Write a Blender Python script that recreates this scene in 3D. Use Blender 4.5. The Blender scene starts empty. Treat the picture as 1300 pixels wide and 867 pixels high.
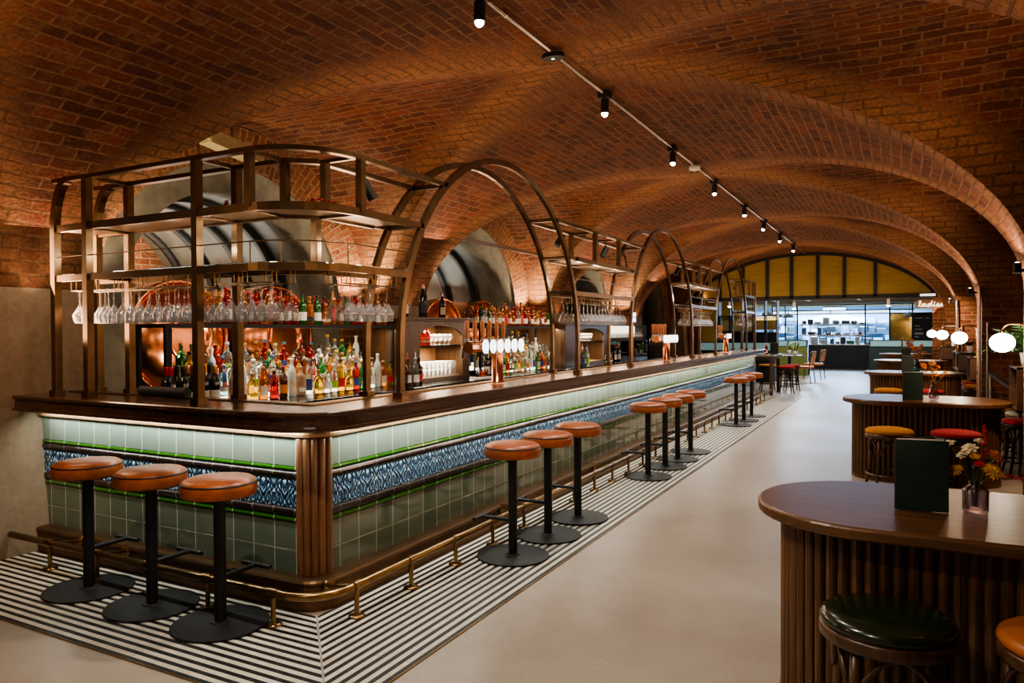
import bpy, bmesh, math, random
from mathutils import Vector, Matrix
sin, cos, pi = math.sin, math.cos, math.pi
rnd = random.Random(7)
scene = bpy.context.scene
col = scene.collection

# ------------------------------------------------------------------ materials
MATS = {}
class NT:
    def __init__(s, name):
        s.m = bpy.data.materials.new(name); s.m.use_nodes = True
        s.t = s.m.node_tree; s.n = s.t.nodes; s.n.clear()
        s.out = s.n.new('ShaderNodeOutputMaterial'); s.b = s.n.new('ShaderNodeBsdfPrincipled')
        s.t.links.new(s.b.outputs[0], s.out.inputs[0])
    def L(s, a, b): s.t.links.new(a, b)
    def N(s, typ, **kw):
        n = s.n.new('ShaderNode' + typ)
        for k, v in kw.items():
            if k.startswith('i_'):
                n.inputs[k[2:].replace('_', ' ')].default_value = v
            else: setattr(n, k, v)
        return n
    def ramp(s, fac, stops):
        r = s.N('ValToRGB'); e = r.color_ramp.elements
        while len(e) > 1: e.remove(e[-1])
        for i, (p, c) in enumerate(stops):
            x = e[0] if i == 0 else e.new(p)
            x.position = p; x.color = (*c, 1) if len(c) == 3 else c
        s.L(fac, r.inputs[0]); return r.outputs[0]
    def mix(s, fac, a, b, mode='MIX'):
        n = s.N('Mix', data_type='RGBA', blend_type=mode)
        for k, v in ((0, fac), (6, a), (7, b)):
            if hasattr(v, 'is_linked') or isinstance(v, bpy.types.NodeSocket): s.L(v, n.inputs[k])
            else: n.inputs[k].default_value = v if k == 0 else ((*v, 1) if len(v) == 3 else v)
        return n.outputs[2]
    def math(s, op, a, b=None, c=None):
        n = s.N('Math', operation=op)
        for k, v in ((0, a), (1, b), (2, c)):
            if v is None: continue
            if isinstance(v, bpy.types.NodeSocket): s.L(v, n.inputs[k])
            else: n.inputs[k].default_value = v
        return n.outputs[0]
    def bump(s, h, strength=.3, dist=.01):
        n = s.N('Bump'); n.inputs['Strength'].default_value = strength; n.inputs['Distance'].default_value = dist
        s.L(h, n.inputs['Height']); s.L(n.outputs[0], s.b.inputs['Normal'])
    def set(s, **kw):
        for k, v in kw.items():
            i = s.b.inputs[k.replace('_', ' ')]
            if isinstance(v, bpy.types.NodeSocket): s.L(v, i)
            else: i.default_value = (*v, 1) if isinstance(v, tuple) and len(v) == 3 else v
        return s.m
    def co(s, kind='Object', scale=(1, 1, 1)):
        tc = s.N('TexCoord'); mp = s.N('Mapping'); mp.inputs['Scale'].default_value = scale
        s.L(tc.outputs[kind], mp.inputs[0]); return mp.outputs[0]
    def noise(s, vec, scale=5, detail=4, rough=.55, dist=0):
        n = s.N('TexNoise'); n.inputs['Scale'].default_value = scale; n.inputs['Detail'].default_value = detail
        n.inputs['Roughness'].default_value = rough; n.inputs['Distortion'].default_value = dist
        if vec is not None: s.L(vec, n.inputs['Vector'])
        return n.outputs['Fac']

def plain(name, c, rough=.5, metal=0, em=None, es=0, coat=0, var=.12, vs=9, bump=0, sheen=0):
    if name in MATS: return MATS[name]
    t = NT(name)
    f = t.noise(t.co(), vs, 4)
    a = tuple(x * (1 - var) for x in c); b = tuple(min(1, x * (1 + var)) for x in c)
    cc = t.ramp(f, [(.3, a), (.7, b)])
    m = t.set(Base_Color=cc, Roughness=rough, Metallic=metal, Coat_Weight=coat)
    if sheen: t.set(Sheen_Weight=sheen)
    if em: t.set(Emission_Color=em, Emission_Strength=es)
    if bump: t.bump(f, bump, .003)
    MATS[name] = m; return m

def glass(name, c, rough=.03, trans=1.0, ior=1.45):
    if name in MATS: return MATS[name]
    t = NT(name)
    f = t.noise(t.co(), 6, 2)
    cc = t.ramp(f, [(.3, tuple(x * .94 for x in c)), (.7, c)])
    MATS[name] = t.set(Base_Color=cc, Roughness=rough, Transmission_Weight=trans, IOR=ior)
    return MATS[name]

def wood(name, dark, light, axis=2, rough=.35, coat=.3, s=1.0):
    if name in MATS: return MATS[name]
    t = NT(name)
    sc = [28 * s] * 3; sc[axis] = 1.6 * s
    v = t.co('Object', tuple(sc))
    f = t.noise(v, 1.2, 6, .6, .6)
    g = t.noise(t.co('Object'), 2.2, 2)
    f2 = t.math('ADD', t.math('MULTIPLY', f, .8), t.math('MULTIPLY', g, .25))
    cc = t.ramp(f2, [(.35, dark), (.68, light)])
    m = t.set(Base_Color=cc, Roughness=rough, Coat_Weight=coat, Coat_Roughness=.25)
    t.bump(f, .08, .002)
    MATS[name] = m; return m

def brick_mat(name, c1, c2, mortar, lightc, bw=.235, rh=.082, ms=.011, use_arris=True, concrete_below=None):
    t = NT(name)
    uv = t.N('UVMap', uv_map='UVMap').outputs[0]
    nz = t.N('TexNoise'); nz.inputs['Scale'].default_value = 6; nz.inputs['Detail'].default_value = 5
    t.L(uv, nz.inputs['Vector'])
    sub = t.N('VectorMath', operation='SUBTRACT'); t.L(nz.outputs['Color'], sub.inputs[0]); sub.inputs[1].default_value = (.5, .5, .5)
    scl = t.N('VectorMath', operation='SCALE'); t.L(sub.outputs[0], scl.inputs[0]); scl.inputs['Scale'].default_value = .026
    add = t.N('VectorMath', operation='ADD'); t.L(uv, add.inputs[0]); t.L(scl.outputs[0], add.inputs[1])
    b = t.N('TexBrick'); t.L(add.outputs[0], b.inputs['Vector'])
    b.inputs['Scale'].default_value = 1; b.inputs['Brick Width'].default_value = bw; b.inputs['Row Height'].default_value = rh
    b.inputs['Mortar Size'].default_value = ms; b.inputs['Mortar Smooth'].default_value = .25; b.inputs['Bias'].default_value = -.1
    b.inputs['Color1'].default_value = (*c1, 1); b.inputs['Color2'].default_value = (*c2, 1); b.inputs['Mortar'].default_value = (*mortar, 1)
    big = t.noise(uv, 1.1, 5, .65); fine = t.noise(uv, 38, 5, .7); mid = t.noise(uv, 6.5, 6, .7)
    c = b.outputs['Color']
    c = t.mix(t.ramp(mid, [(.50, (0, 0, 0)), (.68, (.85, .85, .85))]), c, tuple(x * .95 for x in mortar))
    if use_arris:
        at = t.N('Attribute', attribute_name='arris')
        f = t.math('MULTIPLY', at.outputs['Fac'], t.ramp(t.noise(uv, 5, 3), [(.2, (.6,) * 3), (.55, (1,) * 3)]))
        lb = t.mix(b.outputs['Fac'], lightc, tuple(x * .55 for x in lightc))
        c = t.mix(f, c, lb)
    c = t.mix(.85, c, t.ramp(big, [(.25, (.42, .40, .38)), (.55, (1, 1, 1)), (.8, (1.35, 1.25, 1.1))]), 'MULTIPLY')
    c = t.mix(.75, c, t.ramp(fine, [(.32, (.35, .32, .30)), (.62, (1.2, 1.17, 1.15))]), 'MULTIPLY')
    h = t.math('ADD', t.math('MULTIPLY', b.outputs['Fac'], -.9), t.math('ADD', t.math('MULTIPLY', fine, .8), t.math('MULTIPLY', mid, .7)))
    t.set(Base_Color=c, Roughness=.82, Specular_IOR_Level=.3)
    t.bump(h, 1.0, .02)
    return t.m

def tile_mat(name, c1, c2, grout, w, h, rough=.12, ms=.003, relief=False):
    t = NT(name)
    uv = t.N('UVMap', uv_map='UVMap').outputs[0]
    b = t.N('TexBrick'); t.L(uv, b.inputs['Vector']); b.offset = 0; b.squash = 1
    for k, v in (('Scale', 1), ('Brick Width', w), ('Row Height', h), ('Mortar Size', ms), ('Mortar Smooth', .1), ('Bias', 0)): b.inputs[k].default_value = v
    b.inputs['Color1'].default_value = (*c1, 1); b.inputs['Color2'].default_value = (*c2, 1); b.inputs['Mortar'].default_value = (*grout, 1)
    c = b.outputs['Color']
    if relief:
        sp = t.N('SeparateXYZ'); t.L(uv, sp.inputs[0])
        fx = t.math('ABSOLUTE', t.math('SUBTRACT', t.math('FRACT', t.math('DIVIDE', sp.outputs[0], w)), .5))
        fy = t.math('DIVIDE', sp.outputs[1], h)
        cx = t.N('CombineXYZ'); t.L(fx, cx.inputs[0]); t.L(fy, cx.inputs[1])
        nzr = t.N('TexNoise'); nzr.inputs['Scale'].default_value = 5; nzr.inputs['Detail'].default_value = 2; t.L(cx.outputs[0], nzr.inputs['Vector'])
        s1 = t.math('SINE', t.math('ADD', t.math('MULTIPLY', fx, 15.7), t.math('MULTIPLY', t.math('SINE', t.math('MULTIPLY', fy, 6.3)), 2.4)))
        s2 = t.math('COSINE', t.math('ADD', t.math('MULTIPLY', fy, 9.4), t.math('MULTIPLY', t.math('COSINE', t.math('MULTIPLY', fx, 12.6)), 2.2)))
        hh = t.math('ADD', t.math('ABSOLUTE', t.math('MULTIPLY', s1, s2)), t.math('MULTIPLY', t.math('SUBTRACT', nzr.outputs['Fac'], .5), .5))
        cc = t.ramp(hh, [(.05, (.006, .016, .05)), (.22, (.025, .09, .22)), (.5, (.07, .22, .42)), (.8, (.26, .48, .66))])
        c = t.mix(b.outputs['Fac'], cc, grout)
        t.set(Base_Color=c, Roughness=.16); t.bump(hh, 1.0, .02)
    else:
        f = t.noise(uv, 9, 3)
        c = t.mix(.35, c, t.ramp(f, [(.3, (.8, .82, .8)), (.7, (1.1, 1.1, 1.1))]), 'MULTIPLY')
        t.set(Base_Color=c, Roughness=rough, Coat_Weight=.5, Coat_Roughness=.06)
        t.bump(t.math('ADD', t.math('MULTIPLY', b.outputs['Fac'], -1), t.math('MULTIPLY', f, .25)), .35, .004)
    return t.m

# ------------------------------------------------------------------ mesh builder
class MB:
    def __init__(s): s.v = []; s.f = []; s.sm = []; s.uv = {}
    def add(s, vs, fs, smooth=False, uvs=None):
        o = len(s.v); s.v += [tuple(p) for p in vs]
        for i, f in enumerate(fs):
            if uvs: s.uv[len(s.f)] = uvs[i]
            s.f.append(tuple(k + o for k in f)); s.sm.append(smooth)
        return s
    def quad(s, a, b, c, d, uv=None): return s.add([a, b, c, d], [(0, 1, 2, 3)], False, [uv] if uv else None)
    def box(s, c, d, rz=0, rx=0, ry=0):
        x, y, z = d[0] / 2, d[1] / 2, d[2] / 2
        M = Matrix.Rotation(rz, 3, 'Z') @ Matrix.Rotation(ry, 3, 'Y') @ Matrix.Rotation(rx, 3, 'X')
        vs = [Vector(c) + M @ Vector((i * x, j * y, k * z)) for k in (-1, 1) for j in (-1, 1) for i in (-1, 1)]
        return s.add(vs, [(0, 2, 3, 1), (4, 5, 7, 6), (0, 1, 5, 4), (2, 6, 7, 3), (0, 4, 6, 2), (1, 3, 7, 5)])
    def bbox(s, a, b): return s.box([(a[i] + b[i]) / 2 for i in range(3)], [abs(b[i] - a[i]) for i in range(3)])
    def lathe(s, prof, c=(0, 0, 0), n=16, smooth=True, M=None):
        c = Vector(c); vs = []; fs = []
        for r, z in prof:
            for k in range(n):
                p = Vector((r * cos(2 * pi * k / n), r * sin(2 * pi * k / n), z))
                vs.append(c + (M @ p if M else p))
        for i in range(len(prof) - 1):
            for k in range(n):
                k2 = (k + 1) % n
                fs.append((i * n + k, i * n + k2, (i + 1) * n + k2, (i + 1) * n + k))
        s.add(vs, fs, smooth)
        for idx, fl in ((0, True), (len(prof) - 1, False)):
            if prof[idx][0] > 1e-4:
                ring = [vs[idx * n + k] for k in range(n)]
                s.add(ring, [tuple(reversed(range(n))) if fl else tuple(range(n))])
        return s
    def cyl(s, a, b, r, r2=None, n=12):
        a, b = Vector(a), Vector(b); d = b - a; q = d.to_track_quat('Z', 'Y').to_matrix()
        return s.lathe([(r, 0), (r if r2 is None else r2, d.length)], a, n, True, q)
    def tube(s, pts, r, n=8, closed=False, caps=True, sq=None):
        P = [Vector(p) for p in pts]; N = len(P); vs = []
        up = None
        for i, p in enumerate(P):
            t = (P[(i + 1) % N] - P[i - 1]) if closed or 0 < i < N - 1 else (P[1] - P[0] if i == 0 else P[-1] - P[-2])
            t.normalize()
            if up is None:
                up = Vector((0, 0, 1)) if abs(t.z) < .9 else Vector((1, 0, 0))
            up = (up - t * up.dot(t)).normalized(); sd = t.cross(up)
            rr = r[i] if isinstance(r, (list, tuple)) else r
            if sq:
                for (x, y) in ((-1, -1), (1, -1), (1, 1), (-1, 1)): vs.append(p + sd * x * sq[0] / 2 + up * y * sq[1] / 2)
            else:
                for k in range(n): vs.append(p + (sd * cos(2 * pi * k / n) + up * sin(2 * pi * k / n)) * rr)
        if sq: n = 4
        fs = []
        for i in range(N if closed else N - 1):
            j = (i + 1) % N
            for k in range(n):
                k2 = (k + 1) % n; fs.append((i * n + k, j * n + k, j * n + k2, i * n + k2))
        if caps and not closed:
            fs.append(tuple(range(n))); fs.append(tuple((N - 1) * n + k for k in reversed(range(n))))
        return s.add(vs, fs, not sq)
    def prism(s, outline, z0, z1, smooth=False):
        n = len(outline)
        vs = [(x, y, z0) for x, y in outline] + [(x, y, z1) for x, y in outline]
        s.add(vs, [(i, (i + 1) % n, n + (i + 1) % n, n + i) for i in range(n)], smooth)
        return s.add(vs, [tuple(reversed(range(n))), tuple(range(n, 2 * n))])
    def loft(s, rings, closed=True, smooth=True, caps=True):
        n = len(rings[0]); vs = [p for r in rings for p in r]; fs = []
        for i in range(len(rings) - 1):
            for k in range(n if closed else n - 1):
                k2 = (k + 1) % n; fs.append((i * n + k, i * n + k2, (i + 1) * n + k2, (i + 1) * n + k))
        s.add(vs, fs, smooth)
        if caps and closed:
            s.add(rings[0], [tuple(reversed(range(n)))]); s.add(rings[-1], [tuple(range(n))])
        return s
    def ball(s, c, r, n=12, m=8):
        rr = r if isinstance(r, (tuple, list)) else (r, r, r)
        rings = []
        for i in range(m + 1):
            a = -pi / 2 + pi * i / m
            q = max(cos(a), .001)
            rings.append([(c[0] + rr[0] * q * cos(2 * pi * k / n), c[1] + rr[1] * q * sin(2 * pi * k / n), c[2] + rr[2] * sin(a)) for k in range(n)])
        return s.loft(rings)
    def build(s, name, mat, parent=None, bevel=0, uv=False):
        me = bpy.data.meshes.new(name); me.from_pydata(s.v, [], s.f)
        me.polygons.foreach_set('use_smooth', s.sm)
        if s.uv:
            l = me.uv_layers.new(name='UVMap')
            for pi_, us in s.uv.items():
                for k, li in enumerate(me.polygons[pi_].loop_indices): l.data[li].uv = us[k]
        me.materials.append(mat)
        o = bpy.data.objects.new(name, me); col.objects.link(o)
        if parent: o.parent = parent
        if bevel:
            b = o.modifiers.new('bevel', 'BEVEL'); b.width = bevel; b.segments = 2; b.limit_method = 'ANGLE'; b.angle_limit = .9
        return o

LABELS = {}
def tag(o, label, cat, group=None):
    n = len(label.split())
    if not 4 <= n <= 16: print('LABEL LENGTH', n, label)
    if label in LABELS and not group: print('DUP LABEL', label)
    LABELS[label] = 1
    o['label'] = label; o['category'] = cat
    if group: o['group'] = group
    return o
def thing(name, label, cat, loc=(0, 0, 0), rz=0, group=None):
    o = bpy.data.objects.new(name, None); col.objects.link(o); o.empty_display_size = .1
    o.location = loc; o.rotation_euler = (0, 0, rz)
    return tag(o, label, cat, group)
def struct(o): o['kind'] = 'structure'; return o
def dup(root, loc, label, rz=None, group=None):
    r = root.copy(); col.objects.link(r); r.location = loc
    if rz is not None: r.rotation_euler = (0, 0, rz)
    tag(r, label, root['category'], group or root.get('group'))
    for ch in list(root.children):
        c = ch.copy(); col.objects.link(c); c.parent = r
        for g in ch.children:
            d = g.copy(); col.objects.link(d); d.parent = c
    return r
ORD = ['first', 'second', 'third', 'fourth', 'fifth', 'sixth', 'seventh', 'eighth', 'ninth', 'tenth', 'eleventh', 'twelfth', 'thirteenth', 'fourteenth', 'fifteenth', 'sixteenth', 'seventeenth', 'eighteenth', 'nineteenth', 'twentieth']
ORD += ['twenty-' + w for w in ORD[:9]] + ['thirtieth'] + ['thirty-' + w for w in ORD[:9]] + ['fortieth']

# shared materials
M_brass = plain('aged brass', (.30, .19, .085), .28, 1, var=.25, vs=14)
M_bronze = plain('bronze frame metal', (.165, .105, .056), .34, .9, var=.2, vs=10)
M_trimb = plain('copper bronze trim', (.46, .27, .15), .55, .6, var=.15)
M_plinth = plain('dark bronze skirting', (.17, .095, .05), .38, .85, var=.2, vs=5)
M_copper = plain('polished copper', (.72, .30, .15), .22, 1, var=.15, vs=4)
M_black = plain('matt black metal', (.010, .010, .011), .6, .1)
M_blackgl = plain('black polished stone', (.008, .008, .010), .16, 0)
M_steel = plain('galvanised steel conduit', (.42, .41, .40), .35, 1)
M_leather = plain('tan leather', (.36, .095, .028), .36, 0, var=.35, vs=11, bump=.15)
M_piping = plain('dark leather piping', (.02, .015, .012), .5)
M_green_l = plain('dark green leather', (.012, .02, .008), .22, 0, var=.3, coat=.4)
M_red_v = plain('red velvet', (.36, .006, .012), .85, sheen=.08)
M_yel_v = plain('mustard velvet', (.55, .21, .008), .85, sheen=.08)
M_org_l = plain('orange leather', (.45, .13, .02), .4)
M_wdark = wood('dark oak flutes', (.045, .020, .008), (.19, .092, .038), 2, .38, .2)
M_wtop = wood('dark oak table top', (.060, .027, .010), (.16, .074, .028), 0, .36, .12)
M_bent = wood('bentwood walnut', (.035, .016, .008), (.12, .055, .024), 2)
M_bentblk = plain('ebonised bentwood', (.018, .012, .009), .35)
M_counter = wood('bar counter mahogany', (.030, .013, .007), (.078, .036, .018), 1, .2, .6)
M_cab = wood('back bar oak', (.045, .022, .010), (.13, .068, .032), 2)
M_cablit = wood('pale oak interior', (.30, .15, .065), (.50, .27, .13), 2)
t = NT('clear wine glass')     # thin-walled clear glass: see-through face on, mirror-like at the edges
tr_ = t.N('BsdfTransparent'); tr_.inputs[0].default_value = (.95, .96, .97, 1); gl_ = t.N('BsdfGlossy'); gl_.inputs['Roughness'].default_value = .05
lw_ = t.N('LayerWeight'); lw_.inputs['Blend'].default_value = .35; mx_ = t.N('MixShader')
t.L(t.ramp(lw_.outputs['Facing'], [(.0, (.09,) * 3), (.55, (.20,) * 3), (.95, (.75,) * 3)]), mx_.inputs[0]); t.L(tr_.outputs[0], mx_.inputs[1]); t.L(gl_.outputs[0], mx_.inputs[2]); df_ = t.N('BsdfDiffuse'); df_.inputs[0].default_value = (.95, .96, 1, 1); m2_ = t.N('MixShader'); m2_.inputs[0].default_value = .09; t.L(mx_.outputs[0], m2_.inputs[1]); t.L(df_.outputs[0], m2_.inputs[2]); t.L(m2_.outputs[0], t.out.inputs[0]); M_wine = t.m  # added white diffuse haze stands in for light caught by the bowls
M_white = plain('matt white', (.7, .68, .64), .5)

# ------------------------------------------------------------------ the vaulted room
XC, HA, HB, ZS, ZC, Y1, PER = .588, 3.10, 1.82, 1.78, 3.45, 2.13, 4.36
RISE = ZC - ZS
XL, XR = XC - HA, XC + HA
YEND = 17.4
BAYS = [Y1 + PER * k for k in range(-1, 4)]
YMIN = BAYS[0] - HB - .8
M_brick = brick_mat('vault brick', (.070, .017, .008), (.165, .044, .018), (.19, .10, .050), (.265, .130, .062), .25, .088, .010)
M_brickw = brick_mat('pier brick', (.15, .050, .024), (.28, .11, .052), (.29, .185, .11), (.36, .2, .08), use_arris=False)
t = NT('rendered concrete wall')
v = t.co('Object'); f1 = t.noise(v, 1.3, 6, .65); f2 = t.noise(v, 22, 5, .6); f3 = t.noise(t.co('Object', (1, 1, .25)), 4, 4)
c = t.ramp(t.math('ADD', t.math('MULTIPLY', f1, .75), t.math('MULTIPLY', f2, .25)), [(.3, (.16, .115, .075)), (.5, (.27, .205, .14)), (.7, (.38, .31, .23))])
c = t.mix(.5, c, t.ramp(f3, [(.35, (.6, .55, .5)), (.65, (1.05, 1.05, 1.05))]), 'MULTIPLY')
t.set(Base_Color=c, Roughness=.8); t.bump(t.math('ADD', f1, t.math('MULTIPLY', f2, .3)), .35, .01); M_conc = t.m
t = NT('grey lining')
f1 = t.noise(t.co(), 3, 5); c = t.ramp(f1, [(.3, (.055, .055, .05)), (.7, (.12, .12, .11))])
M_lining = t.set(Base_Color=c, Roughness=.45, Metallic=.2)
M_ring = plain('grey plaster ring', (.085, .078, .062), .75, var=.35, vs=6, bump=.4)

NTH = 44
def Mz(th): return ZS + RISE * sin(th)
def arcs(h, n=400):
    out = [0]; px, pz = h, 0
    for i in range(1, n + 1):
        a = pi * i / n; x, z = h * cos(a), RISE * sin(a)
        out.append(out[-1] + math.hypot(x - px, z - pz)); px, pz = x, z
    return lambda a: out[min(n, int(round(a / pi * n)))]
sM, sC = arcs(HA), arcs(HB)
cv, cf, cuv, car = [], [], [], []
def grid(P, U, A):
    o = len(cv); ni, nj = len(P), len(P[0])
    for i in range(ni):
        for j in range(nj):
            cv.append(P[i][j]); car.append(A[i][j])
    for i in range(ni - 1):
        for j in range(nj - 1):
            cf.append((o + i * nj + j, o + i * nj + j + 1, o + (i + 1) * nj + j + 1, o + (i + 1) * nj + j))
            cuv.append((U[i][j], U[i][j + 1], U[i + 1][j + 1], U[i + 1][j]))
def wob(x, y):   # the vault's slight unevenness
    return .012 * sin(x * 3.1 + y * 1.7) * sin(y * 2.3 - x) + .006 * sin(x * 9 + y * 7)
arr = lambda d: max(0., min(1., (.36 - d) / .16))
bounds = [YMIN] + BAYS + [YEND]
for k in range(len(BAYS) + 1):
    P, U, A = [], [], []
    for i in range(NTH + 1):
        th = pi * i / NTH; x = XC - HA * cos(th); g = HB * abs(cos(th))
        y0 = YMIN if k == 0 else BAYS[k - 1] + g
        y1 = YEND if k == len(BAYS) else BAYS[k] - g
        rp, ru, ra = [], [], []
        for j in range(13):
            y = y0 + (y1 - y0) * j / 12; d = min(y - y0 if k else 9, y1 - y if k < len(BAYS) else 9)
            z = Mz(th) + wob(x, y) * min(1, d * 4) * sin(th)
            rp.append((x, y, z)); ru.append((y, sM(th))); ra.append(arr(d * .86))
        P.append(rp); U.append(ru); A.append(ra)
    grid(P, U, A)
XNL, XNR = -2.98, 4.6
for yc in BAYS:
    for side in (0, 1):
        P, U, A = [], [], []
        for i in range(NTH + 1):
            ph = pi * i / NTH; y = yc - HB * cos(ph); g = HA * abs(cos(ph))
            xe = XNL if side == 0 else XNR
            xg = XC - g if side == 0 else XC + g
            rp, ru, ra = [], [], []
            for j in range(17):
                x = xe + (xg - xe) * j / 16; d = abs(xg - x)
                z = ZS + RISE * sin(ph) + wob(x, y) * min(1, d * 4) * sin(ph)
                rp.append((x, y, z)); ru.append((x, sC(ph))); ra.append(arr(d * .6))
            P.append(rp); U.append(ru); A.append(ra)
        grid(P, U, A)
me = bpy.data.meshes.new('ceiling'); me.from_pydata(cv, [], cf)
me.polygons.foreach_set('use_smooth', [True] * len(cf))
ul = me.uv_layers.new(name='UVMap')
for p_, us in zip(me.polygons, cuv):
    for q, li in enumerate(p_.loop_indices): ul.data[li].uv = us[q]
at = me.attributes.new('arris', 'FLOAT', 'POINT'); at.data.foreach_set('value', car)
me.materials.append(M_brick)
ceil = bpy.data.objects.new('ceiling', me); col.objects.link(ceil); struct(ceil)

def wallquad(m, a, b, z0, z1, u0=0, xo=0):
    L = math.hypot(b[0] - a[0], b[1] - a[1])
    m.quad((a[0], a[1], z0), (b[0], b[1], z0), (b[0], b[1], z1), (a[0], a[1], z1), [(u0, z0), (u0 + L, z0), (u0 + L, z1), (u0, z1)])
wl, wr = MB(), MB()
yb = [(YMIN, BAYS[0] - HB)] + [(BAYS[i] + HB, BAYS[i + 1] - HB) for i in range(len(BAYS) - 1)] + [(BAYS[-1] + HB, YEND)]
for a, b in yb:
    # left pier: battered concrete base; right pier: brick
    n = 8
    for q in range(n):
        z0, z1 = ZS * q / n, ZS * (q + 1) / n
        x0 = XL + .13 * (1 - z0 / ZS) ** 1.5; x1 = XL + .13 * (1 - z1 / ZS) ** 1.5
        wl.quad((x0, a, z0), (x0, b, z0), (x1, b, z1), (x1, a, z1))
        for yy in (a, b): wl.quad((x0, yy, z0), (XNL, yy, z0), (XNL, yy, z1), (x1, yy, z1))
    wallquad(wr, (XR, a), (XR, b), 0, ZS + .02, a)
    wallquad(wr, (XNR, a), (XR, a), 0, ZS + .02, 0); wallquad(wr, (XR, b), (XNR, b), 0, ZS + .02, 0)
struct(wl.build('wall_left', M_conc)); struct(wr.build('wall_right', M_brickw))
# brick closing the backs of the right-hand niches
wb = MB(); wallquad(wb, (XNR, YMIN), (XNR, YEND), 0, ZC, 0)
struct(wb.build('wall_right_back', M_brickw))
# left niches: plaster ring, grey lined vault with ribs, brick end wall
ring, lin, ribs, endw, face = MB(), MB(), MB(), MB(), MB()
K = .64; K2 = .79; XE = -5.4
for yc in BAYS:
    def arch(k, x, n=28, z0=0):
        pts = [(x, yc - HB * k, z0)]
        pts += [(x, yc - HB * k * cos(pi * i / n), ZS + (RISE * (k if k < 1 else 1) - (.0 if k == 1 else .02)) * sin(pi * i / n)) for i in range(n + 1)]
        return pts + [(x, yc + HB * k, z0)]
    A0, A1 = arch(1, XNL + .10), arch(K2, XNL + .04); s_ = 0
    for q in range(len(A0) - 1):
        d_ = math.dist(A0[q], A0[q + 1]); w_ = math.dist(A0[q], A1[q])
        face.quad(A0[q], A0[q + 1], A1[q + 1], A1[q], [(0, s_), (0, s_ + d_), (w_, s_ + d_), (w_, s_)]); s_ += d_
    ring.loft([arch(K2, XNL + .04), arch(K2, XNL - .01), arch(K, XNL - .01), arch(K, XNL - .30)], closed=False)
    lin.loft([arch(K + .005, XNL - .28), arch(K + .005, XE)], closed=False)
    for x in (-3.55, -4.05, -4.6, -5.1): ribs.loft([arch(K + .002, x), arch(K - .03, x), arch(K - .03, x - .08), arch(K + .002, x - .07)], closed=False)
    wallquad(endw, (XE, yc - HB * .9), (XE, yc + HB * .9), 0, ZC, yc)
struct(ring.build('trim_1', M_ring)); struct(lin.build('wall_niche_lining', M_lining))
struct(ribs.build('trim_2', M_black)); struct(face.build('trim_4', M_brickw)); struct(endw.build('wall_niche_end', M_brickw))
# dark door infill closing the fourth niche
yc = BAYS[4]
infill = MB(); infill.bbox((XNL - .42, yc - 1.6, 0), (XNL - .36, yc + 1.6, 3.3))
struct(infill.build('door_1', plain('dark door paint', (.012, .012, .013), .6)))

# floor
t = NT('polished concrete floor')
v = t.co('Object'); f1 = t.noise(v, .55, 7, .62, .4); f2 = t.noise(v, 5, 6, .65); f3 = t.noise(v, 60, 3)
f = t.math('ADD', t.math('MULTIPLY', f1, .68), t.math('ADD', t.math('MULTIPLY', f2, .16), t.math('MULTIPLY', f3, .16)))
c = t.ramp(f, [(.33, (.24, .195, .15)), (.50, (.35, .295, .235)), (.66, (.45, .39, .325))])
t.set(Base_Color=c, Roughness=t.ramp(f1, [(.3, (.27,) * 3), (.7, (.40,) * 3)])); t.bump(f2, .03, .004); M_floor = t.m
fl = MB(); fl.quad((-6.2, -7, 0), (6, -7, 0), (6, 33, 0), (-6.2, 33, 0)); struct(fl.build('floor', M_floor))
# striped tile band
SP = .0532; X0, X1 = .098, .864
t = NT('striped floor tiles')
uv = t.N('UVMap', uv_map='UVMap').outputs[0]; sp = t.N('SeparateXYZ'); t.L(uv, sp.inputs[0])
fr = t.math('FRACT', t.math('DIVIDE', t.math('SUBTRACT', X1, sp.outputs[0]), SP))
blk = t.math('LESS_THAN', fr, .49)
jo = t.math('LESS_THAN', t.math('FRACT', t.math('ADD', t.math('DIVIDE', sp.outputs[1], .15), t.math('MULTIPLY', t.math('FLOOR', t.math('DIVIDE', t.math('SUBTRACT', X1, sp.outputs[0]), SP)), .37))), .018)
nz = t.noise(t.co(), 9, 4)
c = t.mix(blk, t.ramp(nz, [(.3, (.50, .46, .37)), (.7, (.66, .62, .52))]), (.012, .009, .009))
c = t.mix(t.math('MULTIPLY', jo, .6), c, (.16, .13, .10))
t.set(Base_Color=c, Roughness=.45, Specular_IOR_Level=.3); M_stripe = t.m
st = MB(); Z0 = .004; YF = 14.15
st.quad((X0, -X0, Z0), (X1, -X1, Z0), (X1, YF, Z0), (X0, YF, Z0), [(X0, -X0), (X1, -X1), (X1, YF), (X0, YF)])
st.quad((XL + .13, -X1, Z0), (X1, -X1, Z0), (X0, -X0, Z0), (XL + .13, -X0, Z0), [(X1, -2.3), (X1, X1), (X0, X0), (X0, -2.3)])
struct(st.build('floor_tile_border', M_stripe))
gm = MB(); gm.quad((X0 - .004, -X0 - .004, .0045), (X0 + .004, -X0 + .004, .0045), (X1 + .003, -X1 + .003, .0045), (X1 - .003, -X1 - .003, .0045)); struct(gm.build('trim_5', plain('grey grout line', (.30, .28, .24), .7)))
tr = MB(); tr.tube([(X1 + .004, YF, .004), (X1 + .004, -X1 - .004, .004), (XL + .13, -X1 - .004, .004)], .004, sq=(.006, .006))
struct(tr.build('trim_3', M_brass))

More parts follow.
